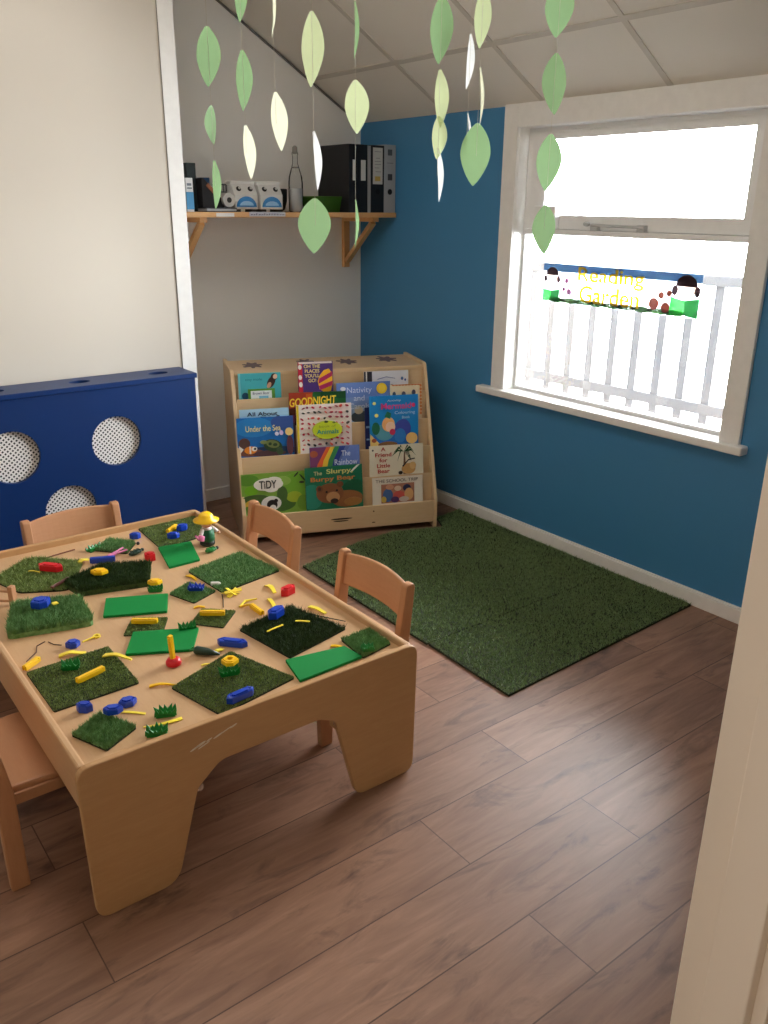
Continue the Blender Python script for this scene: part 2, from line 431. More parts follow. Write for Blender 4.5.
# outside: deck, balustrade of the veranda, added eave
gm = col((226, 222, 214), .8); dk = col((96, 92, 88), .7)
struct(MB().box(W+.62, -4, -.60, 9, 10, -.52).build('ground', gm))
struct(MB().box(W+.125, -2, -.28, W+.60, 6, -.22).build('deck', dk))
struct(MB().box(W+.12, -1.2, 1.96, W+.66, 5.2, 2.02).build('unseen_eaves', col((120, 116, 110), .7)))  # overhang out of view, added to block sun and sky
RX = 3.40
t = thing('deck_railing', 'white timber veranda railing with upright balusters outside the window', 'railing', (RX, 2.45, -.22))
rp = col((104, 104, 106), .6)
MB().box(-.03, -2.4, 1.41, .03, 2.4, 1.455).build('top_rail', rp, t, bevel=.004)
MB().box(-.02, -2.4, .850, .02, 2.4, .900).build('bottom_rail', rp, t, bevel=.004)
for i in range(-8, 12):
    y = 2.604+.134*i-2.45
    MB().box(-.0125, y-.023, .0, .0125, y+.021, 1.41).build('baluster', rp, t)
for y in (-2.4, 0.0+2.35):
    MB().box(-.03, y-.03, 0, .03, y+.03, 1.46).build('railing_post', rp, t)

# ================================================================== RUG
def blades(name, poly, n, h, w, mat, parent, z0, seed, lean=.6, var=.5):
    rnd = random.Random(seed)
    xs = [p[0] for p in poly]; ys = [p[1] for p in poly]
    def inside(x, y):
        c = False; j = len(poly)-1
        for i in range(len(poly)):
            xi, yi = poly[i]; xj, yj = poly[j]
            if (yi > y) != (yj > y) and x < (xj-xi)*(y-yi)/(yj-yi)+xi: c = not c
            j = i
        return c
    V = []; F = []
    while len(F) < n:
        x = rnd.uniform(min(xs), max(xs)); y = rnd.uniform(min(ys), max(ys))
        if not inside(x, y): continue
        a = rnd.uniform(0, 2*PI); dx, dy = math.cos(a)*w/2, math.sin(a)*w/2
        hh = h*(1-var*rnd.random()); l = lean*hh*rnd.random(); b = rnd.uniform(0, 2*PI)
        k = len(V)
        V += [(x-dx, y-dy, z0), (x+dx, y+dy, z0), (x+l*math.cos(b), y+l*math.sin(b), z0+hh)]
        F.append((k, k+1, k+2))
    me = bpy.data.meshes.new(name); me.from_pydata(V, [], F)
    o = link(name, me, mat, parent); o['kind'] = 'stuff'
    return o

rug1 = [(1.775, 2.048), (2.838, 2.048), (2.838, 3.05), (2.66, 3.02), (2.60, 2.905), (2.36, 3.0), (2.12, 2.985), (1.785, 2.905)]
rug0 = [(1.770, 1.628), (2.838, 1.664), (2.838, 2.043), (1.780, 2.043)]
for poly, lab, seed, n in ((rug1, 'larger piece of green artificial grass matting lying in front of the bookcase', 3, 52000),
                           (rug0, 'narrower strip of green artificial grass matting laid nearest the open wooden floor', 5, 23000)):
    cx = sum(p[0] for p in poly)/len(poly); cy = sum(p[1] for p in poly)/len(poly)
    t = thing('grass_rug', lab, 'rug', (cx, cy, 0), 0)
    lp = [(x-cx, y-cy) for x, y in poly]
    MB().plate([lp], 'z', 0, .008).build('backing', M['turf_back'], t)
    blades('grass_pile', lp, n, .014, .0034, M['turf_rug'], t, .007, seed, 1.0)

# ================================================================== BLUE RADIATOR COVER
cx0, cx1, cyf, cz = -.05, 1.525, 3.32, .825
t = thing('radiator_cover', 'navy blue radiator cover with round mesh openings standing against the white partition', 'radiator cover', (cx0, cyf, 0))
holes = [(1.163, .582), (.754, .579), (.949, .326), (.345, .578), (.540, .326), (1.36, .326), (.14, .326)]
holes = holes[:5]
front = [(0, 0), (cx1-cx0, 0), (cx1-cx0, cz-.02), (0, cz-.02)]
MB().plate([front]+[circle(x-cx0, z, .103)[::-1] for x, z in holes], 'y', 0, .018).build('front_panel', M['navy'], t)
tops = [(.735, .085), (1.065, .085), (1.398, .085), (.40, .085)]
MB().plate([[(-.005, -.008), (cx1-cx0+.008, -.008), (cx1-cx0+.008, PY-.007-cyf), (-.005, PY-.007-cyf)]]+[circle(x-cx0, y, .042, 28, .028)[::-1] for x, y in tops], 'z', cz-.02, cz).build('top_panel', M['navy'], t, bevel=.002)
MB().box(cx1-cx0-.018, .018, 0, cx1-cx0, PY-.007-cyf, cz-.02).build('side_panel', M['navy'], t)
MB().box(0, .018, 0, .018, PY-.007-cyf, cz-.02).build('side_panel', M['navy'], t)
MB().box(.02, .019, .1, cx1-cx0-.02, .0215, cz-.06).build('mesh_sheet', M['perf'], t)
MB().box(.02, .14, .05, cx1-cx0-.02, .145, cz-.03).build('inner_shade_sheet', M['black'], t)  # black sheet painting in the dark seen through the mesh holes

# ================================================================== ACTIVITY TABLE
TX0, TX1, TY0, TY1, TZ = .376, 1.290, 1.524, 2.850, .400
SURF = .378
KS = (1.5-SURF)/(1.5-.352)   # laid out for a surface at .352; this one sits higher
t = thing('activity_table', 'low wooden play table with raised rim and grass mats scattered on top', 'table', ((TX0+TX1)/2, (TY0+TY1)/2, 0))
tc = Vector(t.location)
prof = [(.383, .0), (.575, .0), (.640, .236), (.700, .286), (.975, .286), (1.022, .262), (1.088, .0), (1.283, .0), (1.290, .400), (.376, .400)]
rad = [.035, .055, .03, .05, .04, .03, .04, .035, .035, .035]
for y, nm in ((TY0, 'front_panel'), (TY1-.018, 'back_panel')):
    MB().plate([[(x-tc.x, z) for x, z in rounded(prof, rad, 6)]], 'y', y-tc.y, y+.018-tc.y).build('end_panel', M['maple'], t, bevel=.0035)
for x in (TX0+.010, TX1-.028):
    k = MB(); k.box(x-tc.x, TY0+.018-tc.y, .270, x+.018-tc.x, TY1-.018-tc.y, .396)
    k.build('side_rail', M['maple_y'], t, bevel=.005)
MB().box(TX0+.028-tc.x, TY0+.018-tc.y, SURF-.014, TX1-.028-tc.x, TY1-.018-tc.y, SURF).build('table_surface', M['maple_y'], t)
for x, y in ((.655, 1.56), (1.06, 1.56)):
    MB().tube([(x-tc.x, y-tc.y-.012, .215), (x-tc.x, y-tc.y+.02, .215)], .009, 12).build('bolt', M['chrome'], t)
MB().box(1.06-tc.x, 1.56-tc.y-.018, .19, 1.09-tc.x, 1.56-tc.y+.05, .338).build('corner_bracket', M['maple_v'], t)
# chalky scuff on the front panel
k = MB()
for x_, z_, a_, b_ in ((-.195, .345, .012, .0022), (-.180, .350, .014, .003), (-.172, .345, .016, .0018), (-.158, .354, .008, .002), (-.135, .356, .014, .0022), (-.115, .362, .016, .0016), (-.096, .366, .010, .0022)):
    c_, s_ = math.cos(.32), math.sin(.32)
    k.plate([[(x_+a_*math.cos(q)*c_-b_*math.sin(q)*s_, z_+a_*math.cos(q)*s_+b_*math.sin(q)*c_) for q in [2*PI*n_/14 for n_ in range(14)]]], 'y', TY0-tc.y-.0005, TY0-tc.y)
k.build('scuff_mark', col((226, 214, 194), .8), t)

# ================================================================== CHAIRS
def make_chair(label):
    t = thing('child_chair', label, 'chair', group='small wooden chairs around the play table')
    # seat, gently dished
    k = MB(); n = 10
    outline = rounded([(-.165, -.150), (.160, -.160), (.160, .160), (-.165, .150)], .03, 4)
    k.plate([outline], 'z', .242, .262)
    k.build('seat', M['beech'], t, bevel=.006)
    for s in (-1, 1):
        k = MB(); k.plate([rounded([(-.135, .215), (.135, .215), (.135, .245), (-.135, .245)], .004)], 'y', s*.150-.009, s*.150+.009)
        k.build('side_rail', M['beech'], t, bevel=.003)
        k = MB(); pr = rounded([(.105, 0), (.145, 0), (.150, .243), (.100, .243)], [.006, .006, 0, 0])
        k.plate([pr], 'y', s*.142-.013, s*.142+.013); k.build('leg', M['beech_v'], t, bevel=.005)
        k = MB(); pr = rounded([(-.160, 0), (-.118, 0), (-.120, .26), (-.148, .452), (-.182, .452), (-.162, .26)], [.006, .006, .05, .014, .014, .05], 5)
        k.plate([pr], 'y', s*.163-.014, s*.163+.014); k.build('leg', M['beech_v'], t, bevel=.006, seg=3)
    # bowed back rail
    k = MB(); N = 14; ring = []
    for i in range(N+1):
        y = -.157+.314*i/N; q = 1-(2*i/N-1)**2
        bx = -.020*q; top = .440+.010*q; bot = .336+.002*q
        def xz(z): return -.150-(z-.34)*.15+bx
        ring.append([k.bm.verts.new((xz(bot)-.006, y, bot)), k.bm.verts.new((xz(bot)+.007, y, bot)), k.bm.verts.new((xz(top)+.007, y, top)), k.bm.verts.new((xz(top)-.006, y, top))])
    for a, b in zip(ring, ring[1:]):
        for j in range(4): k._f([a[j], a[(j+1) % 4], b[(j+1) % 4], b[j]], 0)
    k._f(ring[0], 0); k._f(ring[-1][::-1], 0)
    k.build('backrest', M['beech'], t, bevel=.004, smooth=False)
    return t
def place(c, x, y, rz):
    c.location = (x, y, 0); c.rotation_euler = (0, 0, rz); return c
ch = make_chair('wooden child chair at the right side of the table, nearest the front corner')
chairs = [place(ch, 1.275, 1.915, PI)]
for (x, y, a, lab) in ((1.260, 2.515, PI-.05, 'wooden child chair at the right side of the table, in front of the bookcase'),
                       (.850, 2.795, -PI/2+.06, 'wooden child chair at the far end of the table, against the navy cover'),
                       (  .412, 1.900, 0, 'wooden child chair at the left side of the table, its seat pushed under the rim')):
    c = copy_tree(ch); c['label'] = lab; place(c, x, y, a); chairs.append(c)

# ================================================================== BOOKCASE
P0 = Vector((2.588, 2.937, 0)); BA = -math.radians(21.4)
BM = Matrix.Translation(P0) @ Matrix.Rotation(BA, 4, 'Z')
t = thing('bookcase', 'low birch display bookcase with sloping stepped shelves, angled across the room corner', 'bookcase', P0, BA)
WB = .955
side = rounded([(0, 0), (.55, 0), (.55, .782), (.225, .782), (-.0, .150)], [.01, 0, .0, .03, .02], 4)
for x in (-WB, -.018):
    MB().plate([side], 'x', x, x+.018).build('side_panel', M['birch'], t, bevel=.003)
MB().box(-WB+.018, .222, .752, -.018, .55, .770).build('top_board', M['birch'], t, bevel=.003)
MB().box(-WB+.018, .004, .030, -.018, .018, .140).build('front_board', M['birch'], t, bevel=.003)
MB().box(-WB+.018, .535, .03, -.018, .547, .752).build('back_board', M['birch'], t)
for j in range(1, 5):
    zt = .145+.127*j; s = .044*j
    MB().box(-WB+.018, s, zt-.127-.06, -.018, s+.006, zt).build('shelf_lip', M['birch'], t, bevel=.002)
MB().box(-WB+.018, .224, .58, -.018, .230, .752).build('shelf_back', M['birch'], t)
for j in range(0, 5):
    zt = .145+.127*j; s = .044*j
    MB().box(-WB+.018, s+.006 if j else .018, zt-.066, -.018, s+.044 if j < 4 else .224, zt-.060).build('shelf_board', M['birch'], t)
# splat-shaped dark cut-outs on the top board
rnd = random.Random(4)
for x, y, r in ((-.829, .40, .052), (-.561, .44, .045), (-.358, .40, .052), (-.148, .425, .055)):
    pts = []
    for i in range(28):
        a = 2*PI*i/28; q = (1 if i % 4 in (0, 1) else .62)*(.9+.2*rnd.random())
        pts.append((x+r*q*math.cos(a), y+r*1.5*q*math.sin(a)))
    MB().plate([pts], 'z', .770, .7712).build('splat_sticker', col((112, 94, 100), .6), t)
k = MB()
for (x0_, z0_, x1_, z1_) in ((-.537, .084, -.43, .092), (-.525, .074, -.45, .080)):
    k.plate([circle((x0_+x1_)/2, (z0_+z1_)/2, (x1_-x0_)/2, 20, (z1_-z0_)/2)], 'y', .0030, .0042)
k.build('maker_mark', col((52, 40, 30), .6), t)
k = MB(); k.plate([circle(-.325, .112, .004, 12)], 'y', .003, .0042); k.plate([circle(-.325, .055, .009, 14, .003)], 'y', .003, .0042)
k.build('knot_mark', col((110, 78, 50), .6), t)

# ------------------------------------------------------------------ books
DEPTH = .052
def book(label, j, off, a0, w, hv, cover, art=(), titles=(), th=.006, roll=0, spine=None, name='picture_book', cat='book', group='picture books in the display bookcase'):
    """one face-out book leaning in pocket j; u, v of art run over the part that shows above the lip"""
    zk = .145+.127*j; s = .044*j+.012+off
    zb = zk-DEPTH; H = hv+DEPTH
    loc = BM @ Vector((a0+w/2, s-.10*DEPTH, zb))
    mats = [col(cover, .35, .05, 60)]; idx = {tuple(cover): 0}
    def mi(c):
        c = tuple(c)
        if c not in idx: idx[c] = len(mats); mats.append(col(c, .4, .06, 60))
        return idx[c]
    k = MB()
    k.box(-w/2, 0, 0, w/2, .0012, H); k.box(-w/2, th-.0012, 0, w/2, th, H); k.box(-w/2, .0012, 0, -w/2+.0015, th-.0012, H)
    U = lambda u: -w/2+u*w
    V = lambda v: DEPTH+v*hv
    for i, a in enumerate(art):
        y0 = -.00022*(i+1)
        if a[0] == 'e':
            _, u, v, ru, rv, c = a[:6]; an = a[6] if len(a) > 6 else 0
            pts = []
            for q in range(22):
                ex_, ez_ = ru*w*math.cos(2*PI*q/22), rv*hv*math.sin(2*PI*q/22)
                pts.append((U(u)+ex_*math.cos(an)-ez_*math.sin(an), V(v)+ex_*math.sin(an)+ez_*math.cos(an)))
        elif a[0] == 'r':
            _, u0, v0, u1, v1, c = a; pts = [(U(u0), V(v0)), (U(u1), V(v0)), (U(u1), V(v1)), (U(u0), V(v1))]
        else:
            _, p, c = a; pts = [(U(u), V(v)) for u, v in p]
        pts = [(max(-w/2+.0005, min(w/2-.0005, x)), max(.001, min(H-.0005, z))) for x, z in pts]
        k.plate([pts], 'y', y0, 0, mi(c))
    o = k.build(name, mats, None, loc, (-math.atan(.10), roll, BA), recalc=True)
    tag(o, label, cat, group)
    MB().box(-w/2+.0015, .0012, .002, w/2-.002, th-.0012, H-.002).build('pages', col((236, 230, 214), .7), o)
    for (body, c, u, v, tw, thh, *rest) in titles:
        kw = rest[0] if rest else {}
        text('title', body, col(c, .45, .03), o, U(u), V(v), tw*w if tw else None, thh*hv if thh else None, y=-.00022*(len(art)+2)-.0004, **kw)
    return o
wht = (240, 238, 230); blk = (26, 24, 26)
# --- top row
book('turquoise picture book with a small brown mole on its cover, top row left', 4, .008, -.922, .198, .115, (70, 176, 186),
     [('r', 0, 0, .05, 1, (120, 200, 206)), ('e', .77, .62, .085, .26, (66, 46, 44), -.5), ('e', .84, .82, .075, .15, (60, 42, 42), -.4), ('e', .87, .84, .05, .10, (226, 190, 160), -.4), ('e', .72, .50, .045, .13, (206, 160, 130), -.5), ('e', .15, .10, .08, .14, (24, 84, 120))],
     [('tiny mole', (30, 110, 118), .36, .74, .4, .13)])
book('small green bordered book with a white panel, in front of the turquoise book', 4, 0, -.880, .125, .044, (84, 146, 52),
     [('r', .10, 0, .88, .80, (226, 236, 236)), ('r', .40, .0, .75, .25, (120, 190, 220))], [('Brown Bear', (40, 60, 110), .48, .55, .62, .28)])
book('purple book with a large striped egg shape, standing highest in the top row', 4, .0, -.643, .168, .159, (78, 52, 124),
     [('r', 0, 0, .13, 1, (196, 40, 62)), ('e', .06, .85, .05, .07, wht), ('e', .06, .55, .05, .07, wht), ('e', .07, .34, .05, .08, wht),
      ('p', [(.55, .42), (.60, .18), (.75, .08), (.92, .12), (.98, .35), (.98, .62), (.88, .78), (.74, .74), (.62, .60)], (238, 180, 40)),
      ('p', [(.57, .34), (.97, .56), (.98, .70), (.60, .50)], (176, 40, 92)), ('p', [(.62, .16), (.96, .28), (.98, .42), (.58, .28)], (176, 40, 92)), ('r', .03, .94, .97, 1, (232, 220, 214))],
     [("OH THE\nPLACES\nYOU'LL\nGO!", (246, 226, 150), .40, .66, .46, .52, dict(bold=.02))])
book('white book with a dark spine in the top row right, half hidden by blue books', 4, 0, -.324, .222, .101, (224, 226, 236),
     [('r', 0, 0, .10, 1, (40, 36, 44)), ('r', .04, .2, .07, 1, wht), ('r', .10, 0, .18, 1, (46, 44, 54)), ('e', .86, .62, .03, .08, (70, 90, 160)), ('e', .93, .55, .02, .06, (70, 90, 160)), ('e', .62, .28, .05, .08, (96, 60, 80)),
      ('p', [(.3, .6), (.5, .7), (.7, .62), (.7, .65), (.5, .74), (.3, .64)], (130, 140, 180))])
# --- second row
book('dark green and red book with yellow GOODNIGHT lettering behind the white animals book', 3, 0, -.700, .274, .151, (26, 96, 48),
     [('p', [(0, 0), (.32, 0), (.42, 1), (0, 1)], (158, 52, 34)), ('p', [(0, 0), (.2, 0), (.18, .55), (0, .5)], (92, 40, 22)), ('p', [(.3, .3), (.45, .5), (.4, .95), (.3, .95)], (190, 84, 30)), ('r', .55, .78, 1, 1, (14, 76, 40)), ('e', .8, .3, .2, .3, (16, 60, 36))],
     [('GOODNIGHT', (248, 214, 60), .42, .72, .82, .26, dict(bold=.02, rot=-.05, shear=.15))], roll=.015)
book('pale blue book with a yellow disc, behind the blue colouring book', 3, .008, -.466, .265, .185, (120, 150, 206),
     [('r', 0, .62, 1, 1, (104, 136, 204)), ('e', .28, .20, .35, .22, (150, 176, 206)), ('e', .45, .10, .2, .16, (70, 84, 92)), ('e', .40, .28, .08, .1, (206, 196, 170)), ('e', .84, .82, .10, .14, (246, 206, 40)), ('e', .84, .82, .07, .10, (250, 216, 70)), ('e', .12, .85, .05, .05, (230, 232, 240))],
     [('Nativity\nand\nCarols', (214, 226, 246), .42, .60, .46, .56)])
book('cream book with scalloped orange edges and small figures, right end of second row', 3, 0, -.203, .159, .167, (238, 222, 190),
     [('e', .10+.1*i, .985, .05, .022, (222, 130, 70)) for i in range(9)]+[('e', .965, .95-.1*i, .03, .045, (222, 140, 80)) for i in range(9)]+
     [('e', .12, .72, .05, .08, (70, 90, 120)), ('e', .42, .72, .06, .08, (90, 90, 110)), ('e', .74, .76, .06, .08, (80, 80, 100)), ('r', .05, .0, .9, .55, (226, 206, 170))])
# --- third row
book('light blue book reading All About with black shapes, behind the sea turtle book', 2, .008, -.932, .228, .218, (150, 196, 226),
     [('r', 0, .86, 1, 1, (164, 206, 232)), ('e', .42, .76, .10, .04, blk), ('e', .60, .78, .08, .05, blk), ('e', .78, .80, .05, .05, blk), ('e', .88, .77, .08, .05, blk)],
     [('All About', (30, 40, 70), .46, .895, .62, .085, dict(bold=.015)), ('Teeth', blk, .64, .785, .44, .10, dict(bold=.03))])
book('deep blue sea picture book with an orange fish and a turtle, third row left', 2, 0, -.949, .262, .181, (18, 104, 178),
     [('e', .3, .75, .35, .25, (34, 128, 196)), ('e', .85, .85, .25, .2, (52, 84, 150)), ('e', .55, .12, .6, .12, (22, 56, 96)), ('e', .22, .10, .24, .09, (120, 74, 60)), ('e', .55, .06, .30, .08, (86, 58, 66)),
      ('e', .12, .35, .10, .14, (92, 66, 60)), ('e', .22, .17, .11, .10, (236, 140, 40)), ('p', [(.10, .20), (.02, .30), (.04, .10)], (232, 232, 224)), ('e', .29, .20, .05, .06, wht), ('e', .30, .20, .022, .03, blk), ('r', .20, .08, .23, .27, wht),
      ('e', .62, .26, .17, .16, (40, 70, 44), -.25), ('e', .62, .30, .12, .10, (112, 124, 70), -.25), ('e', .66, .28, .04, .04, (40, 60, 40)), ('e', .57, .31, .03, .04, (40, 60, 40)), ('e', .46, .36, .06, .05, (122, 132, 82)), ('e', .74, .10, .06, .1, (60, 84, 56), .5), ('e', .70, .56, .035, .05, (220, 220, 240)), ('e', .78, .58, .035, .06, (210, 190, 230)), ('e', .92, .60, .07, .10, (236, 206, 130)), ('e', .93, .25, .06, .25, (92, 54, 70))],
     [('Under the Sea', (238, 224, 150), .46, .72, .62, .15, dict(bold=.01))])
book('dark purple book showing only its right strip beside the sea turtle book', 2, .0148, -.734, .060, .180, (78, 52, 66),
     [('r', 0, .8, 1, 1, (120, 50, 84)), ('e', .5, .3, .4, .2, (98, 64, 60))])
an = [('r', 0, 0, .045, 1, (222, 196, 50))]
rnd = random.Random(8)
for i in range(9):
    for q in range(9):
        u = .11+.10*i+rnd.uniform(-.02, .02); v = .06+.11*q+rnd.uniform(-.02, .02)
        an.append(('e', u, v, rnd.uniform(.018, .036), rnd.uniform(.012, .024), rnd.choice([(196, 40, 66), (176, 44, 70), (150, 60, 80), (206, 84, 70), (60, 60, 60)]), rnd.uniform(-1, 1)))
an += [('e', .54, .47, .27, .19, (190, 206, 44)), ('e', .52, .64, .04, .02, (40, 60, 40)), ('e', .66, .62, .03, .02, (110, 130, 40))]
book('white book covered with little red animals and a lime oval, middle of the third row', 2, 0, -.670, .264, .227, (240, 232, 226), an,
     [('Usborne'[:0] or 'book of', (130, 150, 40), .54, .55, .30, .05), ('Animals', (40, 140, 120), .54, .44, .40, .10, dict(bold=.02))])
book('narrow navy book spine standing left of the blue colouring book', 2, .008, -.338, .027, .197, (30, 40, 96), [('r', .2, .5, .8, .55, (130, 160, 200)), ('r', .2, .2, .8, .24, (130, 160, 200))])
book('bright blue colouring book with a mermaid like swimmer, right of the third row', 2, 0, -.317, .244, .251, (20, 134, 206),
     [('e', .10, .86, .035, .03, (250, 236, 130)), ('e', .14, .63, .04, .035, (250, 236, 130)), ('e', .5, .12, .6, .16, (30, 110, 196)), ('e', .30, .30, .2, .16, (90, 160, 180)), ('e', .66, .32, .18, .22, (64, 76, 170), -.3), ('e', .62, .22, .12, .14, (50, 130, 206)),
      ('e', .38, .45, .13, .14, (238, 176, 110)), ('e', .42, .40, .10, .10, (246, 206, 180)), ('p', [(.30, .60), (.42, .55), (.44, .66), (.36, .70)], (30, 120, 90)), ('e', .46, .30, .06, .06, (206, 50, 90)),
      ('p', [(.0, .0), (.28, .0), (.10, .18), (.0, .28)], (236, 206, 120)), ('e', .86, .16, .12, .11, (240, 196, 120)), ('e', .36, .06, .2, .06, (140, 100, 60)), ('e', .12, .38, .08, .12, (30, 110, 80)), ('e', .08, .15, .05, .04, (160, 80, 50)), ('e', .9, .80, .035, .04, (226, 60, 120))],
     [('Activity', wht, .5, .90, .28, .05), ('Mermaid', (206, 70, 140), .54, .80, .62, .12, dict(bold=.02)), ('Colouring', (200, 226, 246), .72, .66, .42, .075), ('Book', (200, 226, 246), .74, .575, .16, .05)])
# --- fourth row
book('blue book with a rainbow band on its left, behind the green bear book', 1, 0, -.620, .241, .160, (104, 128, 196),
     [('p', [(0, 0), (.52, 0), (.62, .6), (.82, 1), (0, 1)], (92, 110, 170)), ('p', [(0, 0), (.15, 0), (.2, .6), (.36, 1), (0, 1)], (120, 60, 110)), ('p', [(.05, 0), (.22, 0), (.3, .6), (.44, 1), (.34, 1), (.15, .5)], (222, 96, 50)), ('p', [(.18, 0), (.3, 0), (.38, .6), (.5, 1), (.42, 1), (.27, .6)], (236, 196, 60)), ('p', [(.28, 0), (.4, 0), (.48, .6), (.6, 1), (.5, 1), (.37, .6)], (60, 140, 80)), ('p', [(.38, 0), (.5, 0), (.58, .6), (.72, 1), (.6, 1), (.47, .6)], (40, 60, 140)), ('e', .08, .8, .08, .1, (170, 90, 60))],
     [('The', (226, 232, 246), .72, .78, .18, .16), ('Rainbow', (226, 232, 246), .72, .52, .46, .17)])
palm = [('p', [(.62, .0), (.68, .0), (.655, .75), (.635, .75)], (120, 90, 66))]
for du, dv, th_ in ((-.24, -.02, .03), (-.20, .10, .03), (-.12, .18, .03), (.10, .18, .03), (.18, .10, .03), (.22, -.04, .03), (-.13, -.18, .025), (.13, -.20, .025)):
    mid = (.645+du*.55, .80+max(dv, 0)*.9+.05)
    palm.append(('p', [(.635, .76), (mid[0], mid[1]), (.645+du, .74+dv-.10), (mid[0]+.01, mid[1]-.07)], (36, 84, 52)))
book('cream book with a green palm tree and red lettering, right of the fourth row', 1, 0, -.330, .271, .147, (232, 226, 204),
     palm+[('e', .72, .18, .13, .18, (206, 160, 100)), ('e', .80, .28, .06, .12, (222, 184, 124)), ('p', [(.62, .25), (.72, .46), (.84, .50), (.84, .53), (.72, .50), (.6, .28)], (40, 40, 50)), ('e', .57, .06, .04, .06, (60, 50, 44)), ('e', .06, .86, .015, .03, (60, 60, 60))],
     [('A\nFriend\nfor\nLittle\nBear', (176, 56, 48), .25, .52, .30, .86, dict(bold=.02))])
# --- bottom row
book('leafy green picture book with TIDY on a white cloud, bottom row left', 0, .008, -.950, .313, .189, (120, 164, 62),
     [('e', .10, .85, .16, .14, (86, 140, 46)), ('e', .14, .58, .10, .12, (112, 176, 36)), ('e', .5, .2, .3, .2, (64, 104, 44)), ('e', .85, .62, .25, .35, (110, 166, 50)), ('e', .78, .36, .12, .14, (156, 180, 50)), ('e', .92, .2, .1, .2, (104, 150, 50)), ('e', .62, .78, .12, .12, (140, 180, 80)), ('e', .6, .45, .08, .2, (70, 104, 50)), ('e', .2, .38, .2, .10, (70, 100, 48)), ('e', .15, .2, .12, .16, (206, 170, 60)), ('e', .08, .1, .08, .1, (90, 130, 40)),
      ('e', .82, .92, .05, .02, (40, 50, 34), .8), ('e', .92, .82, .08, .02, (40, 50, 34), -.9), ('e', .9, .72, .04, .03, (40, 50, 34)),
      ('e', .40, .72, .22, .16, wht), ('e', .30, .70, .10, .12, wht), ('e', .48, .80, .12, .10, wht), ('e', .44, .60, .10, .08, wht),
      ('e', .43, .24, .15, .18, (228, 228, 224)), ('e', .44, .20, .08, .13, blk), ('e', .45, .12, .05, .08, (224, 224, 220)), ('e', .50, .30, .03, .05, blk)],
     [('TiDY', blk, .39, .72, .26, .20, dict(bold=.02))])
book('dark green picture book with a brown bear lying down, bottom row centre', 0, 0, -.651, .277, .202, (22, 110, 78),
     [('e', .1, .3, .2, .3, (40, 134, 112)), ('e', .85, .45, .2, .2, (20, 92, 60)), ('e', .72, .20, .28, .20, (140, 92, 54)), ('e', .42, .36, .24, .24, (128, 80, 50)), ('e', .24, .48, .06, .08, (112, 66, 42)), ('e', .60, .56, .06, .07, (112, 66, 42)), ('e', .24, .48, .03, .045, (60, 40, 34)), ('e', .47, .26, .12, .13, (186, 138, 90)), ('e', .49, .17, .07, .06, (54, 38, 36)), ('e', .36, .40, .02, .025, blk), ('e', .54, .42, .02, .025, blk), ('e', .82, .12, .16, .10, (160, 112, 62)), ('e', .78, .66, .02, .03, (110, 180, 130)), ('e', .88, .93, .12, .02, (226, 236, 226), .7)],
     [('The', (226, 206, 150), .22, .86, .14, .09), ('Slurpy,', (206, 204, 120), .60, .87, .46, .15, dict(bold=.02)), ('Burpy Bear', (196, 120, 60), .48, .70, .78, .14, dict(bold=.02))], roll=-.01)
book('white covered book with a framed colourful picture of children, bottom row right', 0, 0, -.327, .254, .127, (234, 226, 212),
     [('r', .17, 0, .83, .74, (176, 120, 96)), ('e', .30, .30, .10, .26, (70, 104, 160)), ('e', .34, .62, .08, .10, (206, 150, 120)), ('e', .52, .25, .12, .2, (196, 84, 76)), ('e', .50, .55, .07, .10, (222, 196, 170)), ('e', .68, .55, .08, .14, (60, 60, 96)), ('e', .72, .30, .09, .24, (226, 176, 120)), ('e', .44, .12, .08, .12, (90, 60, 110)), ('e', .62, .12, .10, .10, (210, 190, 180)), ('e', .22, .15, .05, .12, (220, 190, 90))],
     [('THE SCHOOL TRIP', (96, 76, 70), .48, .87, .84, .12)])

# ================================================================== WALL SHELF AND WHAT STANDS ON IT
SZ, SF = 1.468, 3.640           # top of the board, its front edge
t = thing('wall_shelf', 'pine wall shelf on triangular brackets across the corner alcove', 'shelf', (PX+.002, B, SZ))
MB().box(0, -(B-SF), -.024, W-PX-.004, 0, 0).build('shelf_board', M['pine'], t, bevel=.003)
def bracket(x):
    k = MB(); k.box(x-.019, -.022, -.285, x+.019, 0, -.024); k.box(x-.019, -.285, -.046, x+.019, -.022, -.024)
    k.obox((x, -.143, -.150), (.015, 0, 0), (0, .118, -.102), (0, .0075, .0088))
    k.build('bracket', M['pine'], t, bevel=.002)
bracket(.165); bracket(1.135)
k = MB(); k.box(.212, -(B-SF)-.0012, -.020, .302, -(B-SF)+.0002, -.004); k.build('paper_label', col((226, 226, 226), .6), t)
MB().box(.380, -(B-SF)-.0015, -.019, .572, -(B-SF)+.0002, .001).build('paper_label', col((206, 210, 222), .6), t)
k = MB(); rnd = random.Random(2); x = .388
while x < .562:                                     # a line of handwriting too small to read
    wq = rnd.uniform(.006, .012); hq = rnd.choice([.004, .004, .007])
    k.box(x, -(B-SF)-.0024, -.013, x+.0025, -(B-SF)-.0014, -.013+hq); k.box(x, -(B-SF)-.0024, -.013+hq*.5, x+wq, -(B-SF)-.0014, -.013+hq*.5+.002)
    x += wq+.004
k.build('handwriting', col((40, 60, 120), .6), t)
YS = SF+.008
